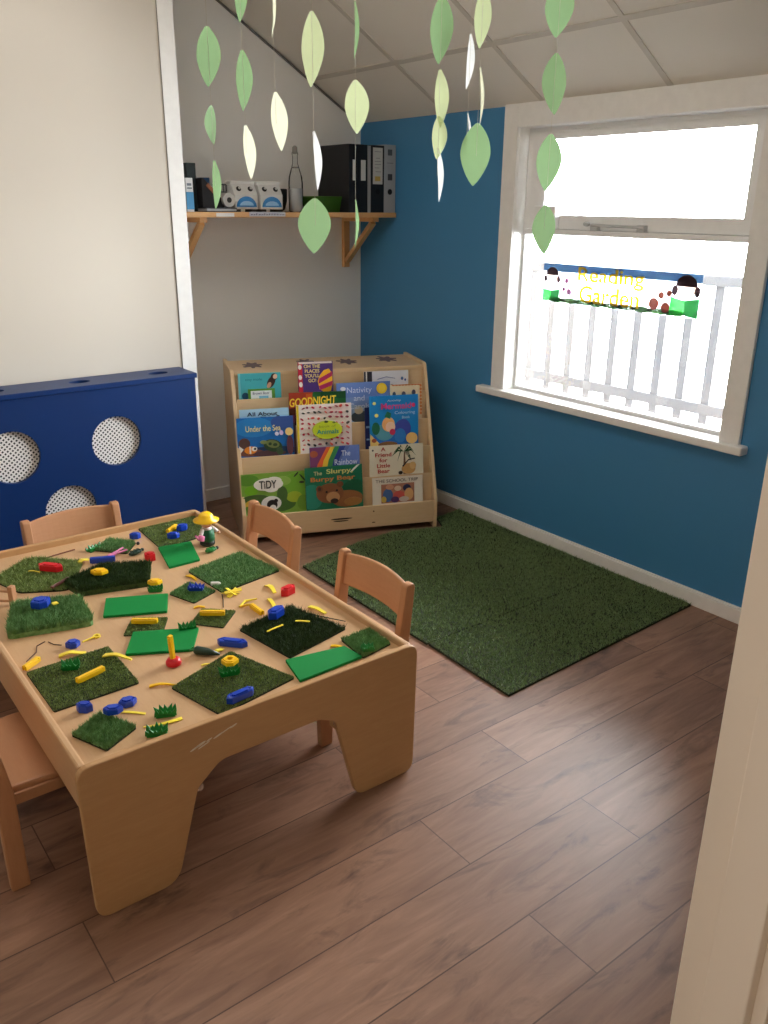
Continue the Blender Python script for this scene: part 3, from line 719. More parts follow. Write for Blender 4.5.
# binders
def binder(label, x0, x1, spine, h, extra):
    w = x1-x0
    o = thing('ring_binder', label, 'binder', ((x0+x1)/2, YS, SZ), 0, 'binders at the right end of the wall shelf')
    m = col(spine, .45)
    MB().box(-w/2, 0, 0, w/2, .006, h).build('spine', m, o, bevel=.002)
    k = MB(); k.box(-w/2, .006, 0, -w/2+.003, .282, h); k.box(w/2-.003, .006, 0, w/2, .282, h); k.build('cover', m, o)
    MB().box(-w/2+.004, .02, .004, w/2-.004, .27, h-.02).build('papers', col((230, 228, 220), .7), o)
    for e in extra:
        k = MB()
        if e[0] == 'r': k.box(e[1], -.0012, e[2], e[3], 0, e[4])
        else: k.plate([circle(e[1], e[2], e[3], 18)], 'y', -.0014, 0)
        k.build(e[5] if e[0] == 'r' else 'finger_hole', col(e[6] if e[0] == 'r' else e[4], .5), o)
    return o
wl = (216, 216, 212)
binder('black ring binder with a narrow label, leftmost of the black binders on the shelf', 2.566, 2.615, (24, 25, 30), .316, [('r', -.004, .15, .012, .245, 'label', wl)])
binder('black ring binder with a short white label, second of the black binders on the shelf', 2.616, 2.678, (22, 23, 27), .316, [('r', -.010, .15, .018, .245, 'label', wl)])
o = thing('document_folder', 'slim grey folder squeezed between black binders on the shelf', 'folder', (2.689, YS, SZ), 0)
MB().box(-.009, 0, 0, .009, .006, .312).build('spine', col((160, 160, 162), .5), o, bevel=.001)
k = MB(); k.box(-.009, .006, 0, -.006, .26, .312); k.box(.006, .006, 0, .009, .26, .312); k.build('cover', col((150, 150, 152), .5), o)
o = binder('black lever arch file with a large white label, beside the silver file', 2.700, 2.782, (26, 27, 30), .316, [('r', -.030, .135, .030, .305, 'label', (206, 206, 200)), ('e', 0, .10, .014, (8, 8, 8))])
k = MB()
for z, a, b in ((.285, -.02, .02), (.255, -.012, .012), (.240, -.02, .018), (.226, -.018, .02), (.210, -.02, .01), (.192, -.015, .02)):
    k.box(a, -.002, z, b, -.0011, z+.003)
k.box(-.018, -.002, .15, .016, -.0011, .172, 1)
k.build('label_print', [col((150, 148, 150), .6), col((206, 176, 96), .6)], o)
binder('silver grey lever arch file at the right end of the shelf, touching the blue wall', 2.783, 2.856, (172, 174, 178), .322,
       [('e', 0, .10, .014, (10, 10, 10)), ('r', -.014, .155, .014, .185, 'label', (70, 70, 74)), ('r', -.015, .272, .012, .300, 'label', (90, 90, 94)), ('r', -.02, .235, .02, .238, 'label', (120, 120, 124))])
# tray
o = thing('plastic_tray', 'translucent green plastic tub in front of the black binders', 'tub', (2.456, SF+.09, SZ), 0)
k = MB(); gmt = film('green_tub_plastic', (74, 126, 36), .15)
for (a, b, c, d) in (((-.070, -.05), (.070, -.05), (.080, -.058), (-.080, -.058)), ((.070, -.05), (.070, .05), (.080, .058), (.080, -.058)), ((.070, .05), (-.070, .05), (-.080, .058), (.080, .058)), ((-.070, .05), (-.070, -.05), (-.080, -.058), (-.080, .058))):
    k._f([k.bm.verts.new((a[0], a[1], .002)), k.bm.verts.new((b[0], b[1], .002)), k.bm.verts.new((c[0], c[1], .072)), k.bm.verts.new((d[0], d[1], .072))], 0)
k.box(-.070, -.05, 0, .070, .05, .003)
ob = k.build('tub', gmt, o); s_ = ob.modifiers.new('wall', 'SOLIDIFY'); s_.thickness = .0025
k = MB(); rim = [(-.081, -.059), (.081, -.059), (.081, .059), (-.081, .059)]; inn = [(-.077, -.055), (.077, -.055), (.077, .055), (-.077, .055)]
k.plate([rim, inn[::-1]], 'z', .069, .074); k.build('rim', col((88, 140, 44), .4), o)
# bottle
o = thing('glass_bottle', 'clear glass bottle with a stopper standing left of the black binders', 'bottle', (2.300, SF+.08, SZ), 0)
MB().lathe([(.030, 0), (.035, .006), (.035, .135), (.032, .16), (.018, .205), (.013, .22), (.0125, .255), (.015, .258), (.015, .268), (.011, .27)], n=24).build('bottle_glass', M['bottle'], o, smooth=True)
MB().lathe([(.0155, .205), (.0195, .204), (.0195, .200), (.0155, .199)], n=18).build('wire_clasp', M['chrome'], o, smooth=True)
MB().lathe([(.010, .262), (.013, .272), (.012, .292), (.004, .298)], n=14).build('stopper', col((150, 150, 146), .3), o, smooth=True)
k = MB(); k.lathe([(.028, .004), (.0315, .008), (.0315, .105), (.028, .108)], n=18); k.build('glint_core', col((196, 198, 200), .3), o, smooth=True)  # pale core added inside to stand in for the glass glint
# two white novelty boxes with a blue half round front
def face_box(label, x):
    o = thing('storage_box', label, 'box', (x, SF+.045, SZ), 0, 'white boxes with blue half-round fronts on the wall shelf')
    prof_ = [(0, .012), (0, .075), (.035, .128), (.075, .128), (.075, .012)]
    MB().plate([prof_], 'x', -.060, .060).build('body', col((222, 222, 220), .4), o, bevel=.003)
    k = MB(); k.box(-.062, .030, .118, .062, .080, .135); k.build('lid', col((238, 238, 236), .4), o, bevel=.003)
    nrm = Vector((0, -.053, .035)).normalized(); up = Vector((0, .035, .053)).normalized()
    for s in (-.030, .030):
        c = Vector((s, .0165, .100)); k = MB()
        k.plate([circle(0, 0, .012, 16)], 'y', -.002, .001, 0); k.plate([circle(.004, .003, .006, 12)], 'y', -.003, -.0019, 1)
        k.build('eye_hole', [col((30, 30, 34), .4), col((200, 200, 196), .4)], o, tuple(c), (-math.atan2(.035, .053), 0, 0))
    semi = [(.052*math.cos(PI*i/16), .022+.046*math.sin(PI*i/16)) for i in range(17)]
    MB().plate([semi], 'y', -.0025, 0).build('blue_front', col((48, 132, 200), .3), o)
    MB().plate([[(.036*math.cos(PI*i/16), .028+.020*math.sin(PI*i/16)) for i in range(17)]], 'y', -.0034, -.0024).build('cloud_print', col((150, 200, 236), .4), o)
    for s in (-.04, .04): MB().box(s-.012, .006, 0, s+.012, .07, .012).build('foot', col((40, 40, 44), .5), o)
face_box('white box with a blue half-round front on the shelf, left of its twin', 2.010)
face_box('white box with a blue half-round front on the shelf, beside the glass bottle', 2.145)
# dark bowl behind, wire pot, card roll
o = MB().lathe([(.02, 0), (.035, .012), (.046, .05), (.048, .105), (.040, .107), (.03, .1)], n=20).build('storage_pot', col((34, 36, 38), .5), None, (2.268, SF+.20, SZ), smooth=True); tag(o, 'dark round pot at the back of the shelf, between the white boxes and the bottle', 'pot')
o = thing('wire_basket', 'dark wire desk basket on the shelf, left of the white boxes', 'basket', (1.982, SF+.20, SZ), 0)
k = MB(); bw, bd, bh = .045, .04, .125
for z in (.004, .04, .08, .12):
    k.tube([(-bw, -bd, z), (bw, -bd, z), (bw, bd, z), (-bw, bd, z), (-bw, -bd, z)], .0024, 6)
for i in range(7):
    x = -bw+2*bw*i/6
    for y in (-bd, bd): k.tube([(x, y, 0), (x, y, .122)], .0016, 5)
for i in range(1, 5):
    y = -bd+2*bd*i/5
    for x in (-bw, bw): k.tube([(x, y, 0), (x, y, .122)], .0016, 5)
k.build('basket', col((60, 62, 66), .4), o)
MB().box(-.04, -.035, .004, .04, .035, .09).build('stored_cards', col((120, 124, 128), .6), o, bevel=.002)
k = MB(); k.tube([(0, -.03, .032), (0, .05, .032)], .031, 24); k.tube([(0, -.0305, .032), (0, -.0302, .032)], .012, 16, 1)
o = k.build('tape_roll', [col((196, 194, 190), .5), col((60, 60, 60), .6)], None, (1.915, SF+.062, SZ+.019)); tag(o, 'pale grey roll resting on the notebook beside the left white box', 'roll')
# box, dark books and bag at the left
o = thing('carton', 'small white and blue upright carton at the left end of the shelf', 'carton', (1.716, SF+.05, SZ), 0)
MB().box(-.016, -.03, 0, .018, .03, .140).build('carton_body', col((226, 228, 230), .5), o, bevel=.001)
MB().box(-.0165, -.0308, .01, .0185, -.0298, .082).build('blue_print', col((74, 150, 200), .5), o)
k = MB(); k.box(-.010, -.0312, .095, .012, -.0300, .101); k.box(-.010, -.0312, .108, .010, -.0300, .118); k.build('print', col((120, 130, 140), .5), o)
o = thing('hardback_book', 'tall dark green hardback behind the small carton on the shelf', 'book', (1.768, SF+.19, SZ), 0)
MB().box(-.022, -.09, 0, .022, .09, .205).build('cover', col((26, 40, 42), .5), o, bevel=.001)
MB().box(-.019, -.0895, .002, .019, .092, .203).build('pages', col((220, 214, 200), .7), o)
o = thing('notebook', 'flat dark notebook lying on the shelf under the black pouch', 'notebook', (1.868, SF+.105, SZ), 0)
MB().box(-.075, -.09, 0, .075, .09, .004).build('back_cover', col((46, 48, 54), .5), o)
MB().box(-.073, -.088, .004, .073, .088, .014).build('pages', col((180, 184, 190), .7), o)
MB().box(-.075, -.09, .014, .075, .09, .018).build('front_cover', col((40, 42, 50), .5), o)
k = MB(); pr = rounded([(-.055, 0), (.055, 0), (.050, .03), (-.02, .10), (-.055, .135)], [.01, .01, .02, .03, .01], 4)
k.plate([pr], 'y', -.05, .05); k.obox((-.005, -.0505, .075), (.024, 0, -.024), (0, .002, 0), (.006, 0, .006), 1)
o = k.build('fabric_pouch', [col((30, 28, 30), .7), col((150, 84, 50), .6)], None, (1.846, SF+.10, SZ+.018), bevel=.006); tag(o, 'slumped black pouch with an orange stripe on top of the notebook', 'pouch')
o = MB().box(-.022, -.02, 0, .022, .03, .150).build('small_box', col((40, 84, 130), .5), None, (1.905, SF+.262, SZ), bevel=.002); tag(o, 'small blue box at the back of the shelf behind the black pouch', 'box')

# ================================================================== READING GARDEN BANNER
by0, by1, bz0, bz1 = 1.868, 2.668, 1.104, 1.269
bw, bh = by1-by0, bz1-bz0
o = thing('window_banner', 'long colourful Reading Garden banner stuck inside the lower window pane', 'banner', (W+.078, (by0+by1)/2, bz0), -PI/2)
# local x runs to the right as seen from the room (towards -y world)
bk_ = MB(); bk_.box(-bw/2, 0, 0, bw/2, .0008, bh); bk_.build('sheet', film('banner_sheet', (226, 238, 246), .55), o)
k = MB(); k.box(-bw/2, -.0006, bh*.80, bw/2, 0, bh); k.build('rail_shade_strip', film('banner_rail_shade', (56, 84, 112), .02), o)  # dark rail behind the sheet, painted onto it as a strip
k = MB()
for i in range(9): 
    a = -bw/2+.085+i*.0755; k.plate([circle(a, .012, .05, 18, .012)], 'y', -.0008, 0)
k.build('grass_strip', film('banner_grass', (44, 84, 30), .05), o)
yl = film('banner_yellow', (196, 152, 10), .0)
text('title', 'Reading', yl, o, -.03, bh*.73, .34, .076, y=-.0022, bold=.016)
text('title', 'Garden', yl, o, -.03, bh*.29, .31, .072, y=-.0022, bold=.016)
hair = film('banner_hair', (66, 40, 46), .04); skin = film('banner_skin', (246, 216, 196), .25); gr = film('banner_green', (40, 190, 70), .12); gd = film('banner_dark_green', (24, 130, 56), .1); rd = film('banner_red', (130, 70, 52), .06); pk = film('banner_pink', (120, 70, 100), .08)
for s, cx_ in ((.85, -bw/2+.055), (1.1, bw/2-.065)):
    k = MB(); k.plate([circle(cx_, bh*.66, .036*s, 24)], 'y', -.0022, -.0012); k.build('child_face', skin, o)
    k = MB(); k.plate([[(cx_+.043*s*math.cos(PI*i/16), bh*.70+.040*s*math.sin(PI*i/16)) for i in range(17)]], 'y', -.0030, -.0022)
    for q in (-1, 1): k.plate([circle(cx_+q*.045*s, bh*.60, .012*s, 14, .018*s)], 'y', -.0030, -.0022)
    k.build('child_hair', hair, o)
    k = MB(); k.plate([[(cx_-.058*s, .0), (cx_, .008), (cx_, .058*s), (cx_-.058*s, .068*s)]], 'y', -.0038, -.0030); k.plate([[(cx_+.058*s, .0), (cx_, .008), (cx_, .058*s), (cx_+.058*s, .068*s)]], 'y', -.0038, -.0030, 1)
    k.build('open_book', [gr, gd], o)
k = MB()
for a, z, r in ((-.245, .05, .014), (-.262, .095, .012), (-.275, .06, .01)): k.plate([circle(a, z, r, 16)], 'y', -.002, -.0010)
k.build('pink_flower', pk, o)
k = MB()
for a, z, r in ((.195, .04, .024), (.225, .075, .014), (.25, .03, .02), (.262, .085, .012)): k.plate([circle(a, z, r, 16)], 'y', -.002, -.0010)
k.build('flower_pot', rd, o)

# ================================================================== PAPER LEAF STRANDS
random.seed(12)
def leaf_mesh(h, w):
    """paper leaf hanging from z=0 down to -h, gently curled"""
    k = MB(); N = 14; rows = []
    for i in range(N+1):
        s = i/N
        hw = (w*.55)*(math.sin(PI*min(1, max(0, s))**.92)**.72)*(1 if s < .5 else 1-.3*(s-.5)) if 0 < s < 1 else 0
        hw = max(hw, .0035 if s < .06 else .0008)
        bend = .006*math.sin(PI*s)
        rows.append([k.bm.verts.new((q*hw, bend-.05*q*q*hw, -h*s)) for q in (-1, -.5, 0, .5, 1)])
    for a, b in zip(rows, rows[1:]):
        for j in range(4): k._f([a[j], a[j+1], b[j+1], b[j]], 0)
    return k
g_, p_, c_, w_ = 'leaf_green', 'leaf_lit_pale', 'leaf_lit_cream', 'leaf_lit_white'
STR = [
 ('hanging strand of three green paper leaves, leftmost of the strands', [((.866, 1.716, 1.777), .105, .048, g_), ((.844, 1.675, 1.649), .072, .016, g_), ((.824, 1.638, 1.536), .093, .026, g_)]),
 ('hanging strand with one green paper leaf above one tinted cream as if lit', [((.900, 1.642, 1.730), .106, .040, g_), ((.877, 1.598, 1.596), .100, .030, c_)]),
 ('hanging strand of two paper leaves tinted cream as if lit, left of the glass bottle', [((.953, 1.605, 1.855), .093, .015, c_), ((.911, 1.543, 1.650), .106, .035, c_)]),
 ('hanging strand whose lowest paper leaf is broad and green, below the shelf', [((.923, 1.423, 1.761), .116, .044, p_), ((.885, 1.367, 1.574), .098, .023, w_), ((.863, 1.334, 1.465), .096, .055, g_)]),
 ('hanging paper leaf strand ending edge-on before the right shelf bracket', [((1.159, 1.617, 1.844), .101, .019, g_), ((1.123, 1.575, 1.693), .101, .050, p_), ((1.072, 1.508, 1.464), .099, .017, g_)]),
 ('hanging strand of four close-set paper leaves ending in a slim one tinted white as if lit', [((1.188, 1.380, 1.816), .112, .046, g_), ((1.160, 1.345, 1.692), .100, .032, p_), ((1.138, 1.330, 1.623), .076, .038, p_), ((1.125, 1.309, 1.556), .098, .021, w_)]),
 ('hanging strand of two slim paper leaves tinted white as if lit, left of the window', [((1.265, 1.379, 1.769), .096, .024, w_), ((1.228, 1.345, 1.631), .083, .014, w_)]),
 ('hanging strand ending in a broad green paper leaf just left of the window', [((1.269, 1.357, 1.842), .100, .035, p_), ((1.234, 1.318, 1.699), .102, .016, c_), ((1.207, 1.290, 1.594), .114, .054, g_)]),
 ('hanging strand of four green paper leaves in front of the window, rightmost', [((1.445, 1.317, 1.875), .100, .052, g_), ((1.404, 1.283, 1.732), .109, .044, g_), ((1.364, 1.245, 1.584), .107, .050, g_), ((1.328, 1.215, 1.458), .099, .034, g_)]),
 ('hanging strand with one green paper leaf showing only its tip at the top', [((.951, 1.733, 1.897), .094, .032, g_)]),
]
FULL = .054
for lab, lv in STR:
    top = lv[0][0]; bot = lv[-1][0]
    # the strand hangs plumb: every leaf on the vertical through the average position
    ax = sum(p[0][0] for p in lv)/len(lv); ay = sum(p[0][1] for p in lv)/len(lv)
    zt = ceil_z(ax)
    o = thing('leaf_strand', lab, 'paper leaves', (ax, ay, zt), 0, 'strands of paper leaves hanging from the ceiling')
    vd = math.atan2(ax, ay)              # heading from the door
    MB().tube([(0, 0, 0), (0, 0, bot[2]-zt)], .00035, 5).build('string', col((226, 222, 206), .7), o)
    for i, (p, h, w, m) in enumerate(lv):
        r = math.hypot(p[0], p[1]); r2 = math.hypot(ax, ay)
        cz_ = 1.5+(p[2]-1.5)*r2/r
        turn = math.acos(min(1, w*(1.3 if w < .036 else 1.0)/FULL)) * (-1 if (m in (w_, c_, p_)) else (1 if i % 2 else -1))
        full = max(w, FULL*.98) if turn > .02 else w
        k = leaf_mesh(h, full)
        ob = k.build('leaf', M[m], o, (0, 0, cz_+h/2-zt), (0, (.10 if m in (w_, c_) else .04)*(-1)**i, -vd+turn), smooth=True)

# ================================================================== MATS ON THE TABLE
def mat_thing(label, poly, base_h, pile_h, n, bw_, m, seed, lean=.7, z=SURF, name='grass_mat', r=.006):
    poly = [(x*KS, y*KS) for x, y in poly]
    cx = sum(p[0] for p in poly)/len(poly); cy = sum(p[1] for p in poly)/len(poly)
    t = thing(name, label, 'grass mat', (cx, cy, z), 0, 'artificial grass pieces on the play table')
    lp = rounded([(x-cx, y-cy) for x, y in poly], r, 3)
    MB().plate([lp], 'z', 0, base_h).build('backing', M[m] if base_h > .01 else M['turf_back'], t)
    blades('grass_pile', lp, n, pile_h, bw_, M[m], t, base_h, seed, lean)
    return t
mat_thing('large flat grass mat in the far right corner of the table behind the gardener doll', [(1.056, 2.885), (1.286, 2.890), (1.280, 2.693), (1.045, 2.642)], .004, .005, 9000, .0020, 'turf_flat', 21)
mat_thing('lush mid-green grass mat along the right rim, beside the chair before the bookcase', [(1.039, 2.415), (1.256, 2.460), (1.287, 2.243), (1.055, 2.203)], .004, .012, 9000, .0024, 'turf_lush', 22, 1.2)
mat_thing('big irregular grass mat at the far left carrying the red brick', [(.500, 2.724), (.649, 2.847), (.790, 2.705), (.680, 2.500), (.545, 2.574)], .004, .012, 9000, .0022, 'turf_flat', 23, 1.2, r=.03)
mat_thing('thick blackish-green long-pile mat with the yellow hexagon brick', [(.673, 2.535), (.815, 2.600), (.956, 2.522), (.892, 2.385), (.690, 2.440)], .016, .022, 12000, .0026, 'turf_dark', 24, .5)
mat_thing('thick tufted mat near the left rim carrying the square blue brick', [(.433, 2.285), (.500, 2.480), (.680, 2.405), (.660, 2.225)], .014, .022, 11000, .0026, 'turf_lush', 25, .8, r=.02)
mat_thing('flat square grass mat in the left front area with a green tuft and yellow bar', [(.425, 2.069), (.645, 2.078), (.641, 1.849), (.427, 1.845)], .004, .005, 11000, .0020, 'turf_flat', 26)
mat_thing('small long-pile mat in the front left corner of the table', [(.429, 1.725), (.514, 1.773), (.561, 1.666), (.473, 1.620)], .004, .014, 4200, .0022, 'turf_lush', 27, .9)
mat_thing('flat dark green mat in the middle of the front rim with the yellow flower brick', [(.696, 1.779), (.901, 1.855), (.972, 1.635), (.740, 1.595)], .004, .005, 11000, .0020, 'turf_flat', 28)
mat_thing('dark wiry long-pile mat near the right rim with two paper strips on it', [(.980, 1.952), (1.175, 1.993), (1.230, 1.776), (1.014, 1.729)], .004, .015, 10000, .0022, 'turf_dark', 29, 1.1)
mat_thing('small bright grass mat in the front right corner of the table', [(1.181, 1.730), (1.284, 1.735), (1.280, 1.629), (1.172, 1.612)], .004, .012, 4000, .0022, 'turf_lush', 30, .8)
mat_thing('small flat mat in the middle with a yellow bar, right of the green foam sheets', [(.884, 2.070), (.955, 2.139), (1.031, 2.066), (.950, 1.991)], .003, .004, 3600, .0018, 'turf_flat', 31)
mat_thing('small shaggy mat in the middle carrying the spiky blue flower', [(.917, 2.291), (1.006, 2.337), (1.045, 2.225), (.952, 2.187)], .003, .009, 3600, .0020, 'turf_lush', 32)
mat_thing('little flat mat with a yellow bar, between the two green foam sheets', [(.701, 2.115), (.764, 2.205), (.849, 2.145), (.792, 2.055)], .003, .004, 3600, .0018, 'turf_flat', 33)
mat_thing('small shaggy mat near the far rim with the pink peg beside it', [(.852, 2.775), (.929, 2.849), (.999, 2.762), (.935, 2.682)], .003, .016, 3200, .0022, 'turf_lush', 34)
def foam(label, poly, z=SURF, h=.008):
    poly = [(x*KS, y*KS) for x, y in poly]
    cx = sum(p[0] for p in poly)/len(poly); cy = sum(p[1] for p in poly)/len(poly)
    o = MB().plate([rounded([(x-cx, y-cy) for x, y in poly], .003, 2)], 'z', 0, h).build('foam_sheet', PM['foam'], None, (cx, cy, z), bevel=.0012)
    tag(o, label, 'foam sheet', 'flat green sheets on the play table')
foam('bright green foam sheet at the far side, overlapping the gardener doll\'s mat', [(1.040, 2.664), (1.158, 2.647), (1.112, 2.478), (.999, 2.476)])
foam('bright green foam sheet in front of the blackish long-pile mat', [(.745, 2.369), (.913, 2.290), (.860, 2.176), (.695, 2.256)])
foam('bright green foam sheet at the table centre with the red and yellow post before it', [(.729, 2.112), (.891, 2.027), (.822, 1.919), (.664, 2.003)])
foam('bright green foam sheet at the front right rim', [(.995, 1.722), (1.165, 1.690), (1.172, 1.615), (.971, 1.610)])

# ================================================================== LITTLE TOYS
def axis(a, b):
    a = (a[0]*KS, a[1]*KS); b = (b[0]*KS, b[1]*KS)
    a = Vector((a[0], a[1], 0)); b = Vector((b[0], b[1], 0)); d = b-a
    return (a+b)/2, d.length, math.atan2(d.y, d.x)
def bar(label, a, b, z, c='yellow', w=.0135, h=.012):
    m, L_, r = axis(a, b)
    k = MB(); k.box(-L_/2+.006, -w/2, 0, L_/2-.006, w/2, h)
    k.box(-L_/2+.002, -w/2+.002, h-.001, L_/2-.002, w/2-.002, h+.003)
    for s in (-1, 1):
        for q in (-1, 1): k.box(s*(L_/2-.004)-.004, q*w*.3-.0028, .001, s*(L_/2-.004)+.004, q*w*.3+.0028, h+.002)
    o = k.build('toy_bar', PM[c], None, (m.x, m.y, z), (0, 0, r), bevel=.0012)
    return tag(o, label, 'toy brick', 'plastic building pieces on the play table')
def hexbrick(label, a, b, z, c='blue', w=.030, h=.013, hole=False):
    m, L_, r = axis(a, b); L_ = max(L_, .026); q = min(w*.45, L_*.3)
    def hexa(s): return [(-L_/2*s, 0), (-(L_/2-q)*s, -w/2*s), ((L_/2-q)*s, -w/2*s), (L_/2*s, 0), ((L_/2-q)*s, w/2*s), (-(L_/2-q)*s, w/2*s)]
    k = MB()
    if hole:
        k.plate([hexa(1), circle(0, 0, w*.17, 14)[::-1]], 'z', 0, h)
        k.plate([hexa(.8), circle(0, 0, w*.2, 14)[::-1]], 'z', h, h+.003)
    else:
        k.plate([hexa(1)], 'z', 0, h); k.plate([hexa(.94), hexa(.80)[::-1]], 'z', h-.0005, h+.002); k.plate([hexa(.62)], 'z', h-.0005, h+.0045)
    o = k.build('toy_brick', PM[c], None, (m.x, m.y, z), (0, 0, r), bevel=.001)
    return tag(o, label, 'toy brick', 'plastic building pieces on the play table')
def tuft(label, a, b, z, seed=0, h=.024, c='green'):
    m, L_, r = axis(a, b); rnd = random.Random(seed)
    k = MB(); k.box(-L_/2+.004, -.011, 0, L_/2-.004, .011, .007)
    for i in range(5):
        x = -L_/2+.006+(L_-.012)*i/4
        for y in (-.007, .007):
            hh = h*(.75+.35*rnd.random()); tx = x+rnd.uniform(-.004, .004)+(x*.25)
            v = [k.bm.verts.new(p) for p in ((x-.0055, y-.004, .004), (x+.0055, y-.004, .004), (x+.0055, y+.004, .004), (x-.0055, y+.004, .004))]
            q = [k.bm.verts.new(p) for p in ((x-.005, y*1.4-.003, hh*.5), (x+.005, y*1.4-.003, hh*.5), (x+.005, y*1.4+.003, hh*.5), (x-.005, y*1.4+.003, hh*.5))]
            tip = k.bm.verts.new((tx, y*1.7, hh))
            for j in range(4):
                k._f([v[j], v[(j+1) % 4], q[(j+1) % 4], q[j]], 0); k._f([q[j], q[(j+1) % 4], tip], 0)
            k._f(v[::-1], 0)
    o = k.build('toy_plant', PM[c], None, (m.x, m.y, z), (0, 0, r), bevel=0)
    return tag(o, label, 'toy plant', 'plastic building pieces on the play table')
def strip(label, a, b, z, c='lemon', w=.007, h=.0025, curl=.004, taper=.5):
    m, L_, r = axis(a, b); k = MB(); N = 8; rr = []
    for i in range(N+1):
        s = i/N; x = -L_/2+L_*s; ww = w/2*(1-taper*s); zz = curl*math.sin(PI*s)*(.6+.4*math.sin(5*s)); yy = .1*L_*math.sin(PI*s)*taper
        rr.append([k.bm.verts.new((x, yy+ww, zz)), k.bm.verts.new((x, yy-ww, zz)), k.bm.verts.new((x, yy-ww, zz+h)), k.bm.verts.new((x, yy+ww, zz+h))])
    for p, q in zip(rr, rr[1:]):
        for j in range(4): k._f([p[j], p[(j+1) % 4], q[(j+1) % 4], q[j]], 0)
    k._f(rr[0], 0); k._f(rr[-1][::-1], 0)
    o = k.build('craft_strip', PM[c], None, (m.x, m.y, z), (0, 0, r))
    return tag(o, label, 'craft strip', 'thin yellow scraps on the play table')
FL = SURF+.0075          # lying on a short-pile mat
S0 = SURF+.0005
bar('yellow ribbed bar lying across the flat mat in the left front area', (.511, 1.931), (.588, 1.953), FL)
bar('yellow ribbed bar beside the left rim, off the edge of a flat mat', (.424, 2.080), (.470, 2.112), S0+.002)
bar('yellow ribbed bar on the little mat between two green foam sheets', (.747, 2.165), (.808, 2.122), FL-.001)
bar('yellow ribbed bar on the small flat mat right of the foam sheets', (.928, 2.096), (.988, 2.053), FL-.001)
bar('yellow bar tipped against the edge of the dark wiry mat', (1.080, 2.062), (1.081, 1.995), S0)
# red base with the yellow post leaning out of it
t = thing('toy_post', 'yellow post standing in a round red base before the central foam sheet', 'toy post', (.750*KS, 1.884*KS, SURF))
MB().lathe([(.015, 0), (.020, .004), (.020, .012), (.015, .020), (.008, .022)], n=20).build('base', PM['red'], t, smooth=True)
k = MB(); k.box(-.006, -.005, .016, .006, .005, .088); k.box(-.0075, -.0035, .020, .0075, .0035, .084); k.build('post', PM['yellow'], t, (0, 0, 0), (.0, -.06, .4), bevel=.001)
# blue pieces
o = hexbrick('square blue brick on the thick tufted mat by the left rim', (.530, 2.385), (.588, 2.388), SURF+.028, 'blue', .045, .020)
hexbrick('blue brick lying beside a yellow golf tee, behind the left front mat', (.550, 2.146), (.589, 2.138), S0, 'blue', .032)
hexbrick('small blue brick near the left rim, left of the front corner mat', (.473, 1.823), (.505, 1.797), S0, 'blue', .024, .018)
hexbrick('blue brick on bare wood just behind the front left corner mat', (.559, 1.777), (.604, 1.771), S0, 'blue', .030)
hexbrick('blue brick on top of the front left corner mat', (.512, 1.748), (.555, 1.729), SURF+.016, 'blue', .026)
hexbrick('long blue brick on bare wood at the table centre right', (.895, 1.920), (.955, 1.855), S0, 'blue', .026, .014)
hexbrick('long blue brick half hidden behind the front panel', (.770, 1.622), (.849, 1.630), FL, 'blue', .022, .016)
hexbrick('tall blue brick on the dark wiry mat near the right rim', (1.066, 1.930), (1.128, 1.955), SURF+.016, 'blue', .032, .020)
tuft('spiky blue flower piece on the small shaggy middle mat', (.972, 2.272), (1.013, 2.243), SURF+.010, 5, .020, 'blue')
hexbrick('blue brick against the far rim, behind the small shaggy mat', (.995, 2.815), (1.033, 2.800), S0, 'blue', .024, .018)
bar('long blue bar behind the blackish long-pile mat', (.804, 2.680), (.879, 2.647), S0, 'blue', .018, .016)
hexbrick('blue brick at the front of the pair on the far right mat', (1.100, 2.722), (1.143, 2.708), FL, 'blue', .026, .016)
hexbrick('blue brick at the back of the pair on the far right mat', (1.158, 2.768), (1.203, 2.770), FL, 'blue', .026, .018)
bar('yellow bar leaning on the blue pair at the far right mat', (1.121, 2.766), (1.172, 2.805), FL)
# red pieces
hexbrick('long red brick on the big irregular far left mat', (.644, 2.706), (.702, 2.640), SURF+.012, 'red', .030, .018)
hexbrick('red brick at the right end of the blackish long-pile mat', (.966, 2.606), (.992, 2.572), S0, 'red', .034, .022)
hexbrick('red brick on bare wood by the right rim', (1.191, 2.072), (1.250, 2.088), S0, 'red', .030, .020)
bar('dull red stick lying at the edge of the far left mat', (.630, 2.523), (.697, 2.567), SURF+.012, 'dull', .008, .006)
# pink peg (two jaws and a spring)
t = thing('clothes_peg', 'pink plastic peg lying open beside the small shaggy far mat', 'peg', (.900*KS, 2.690*KS, SURF+.004), .2)
for s in (-1, 1):
    MB().tube([(-.032, s*.003, .004), (.0, s*.006, .008), (.034, s*.013, .012)], [.004, .0035, .003], 8).build('jaw', PM['pink'], t)
MB().tube([(0, -.009, .008), (0, .009, .008)], .003, 8).build('spring', M['chrome'], t)
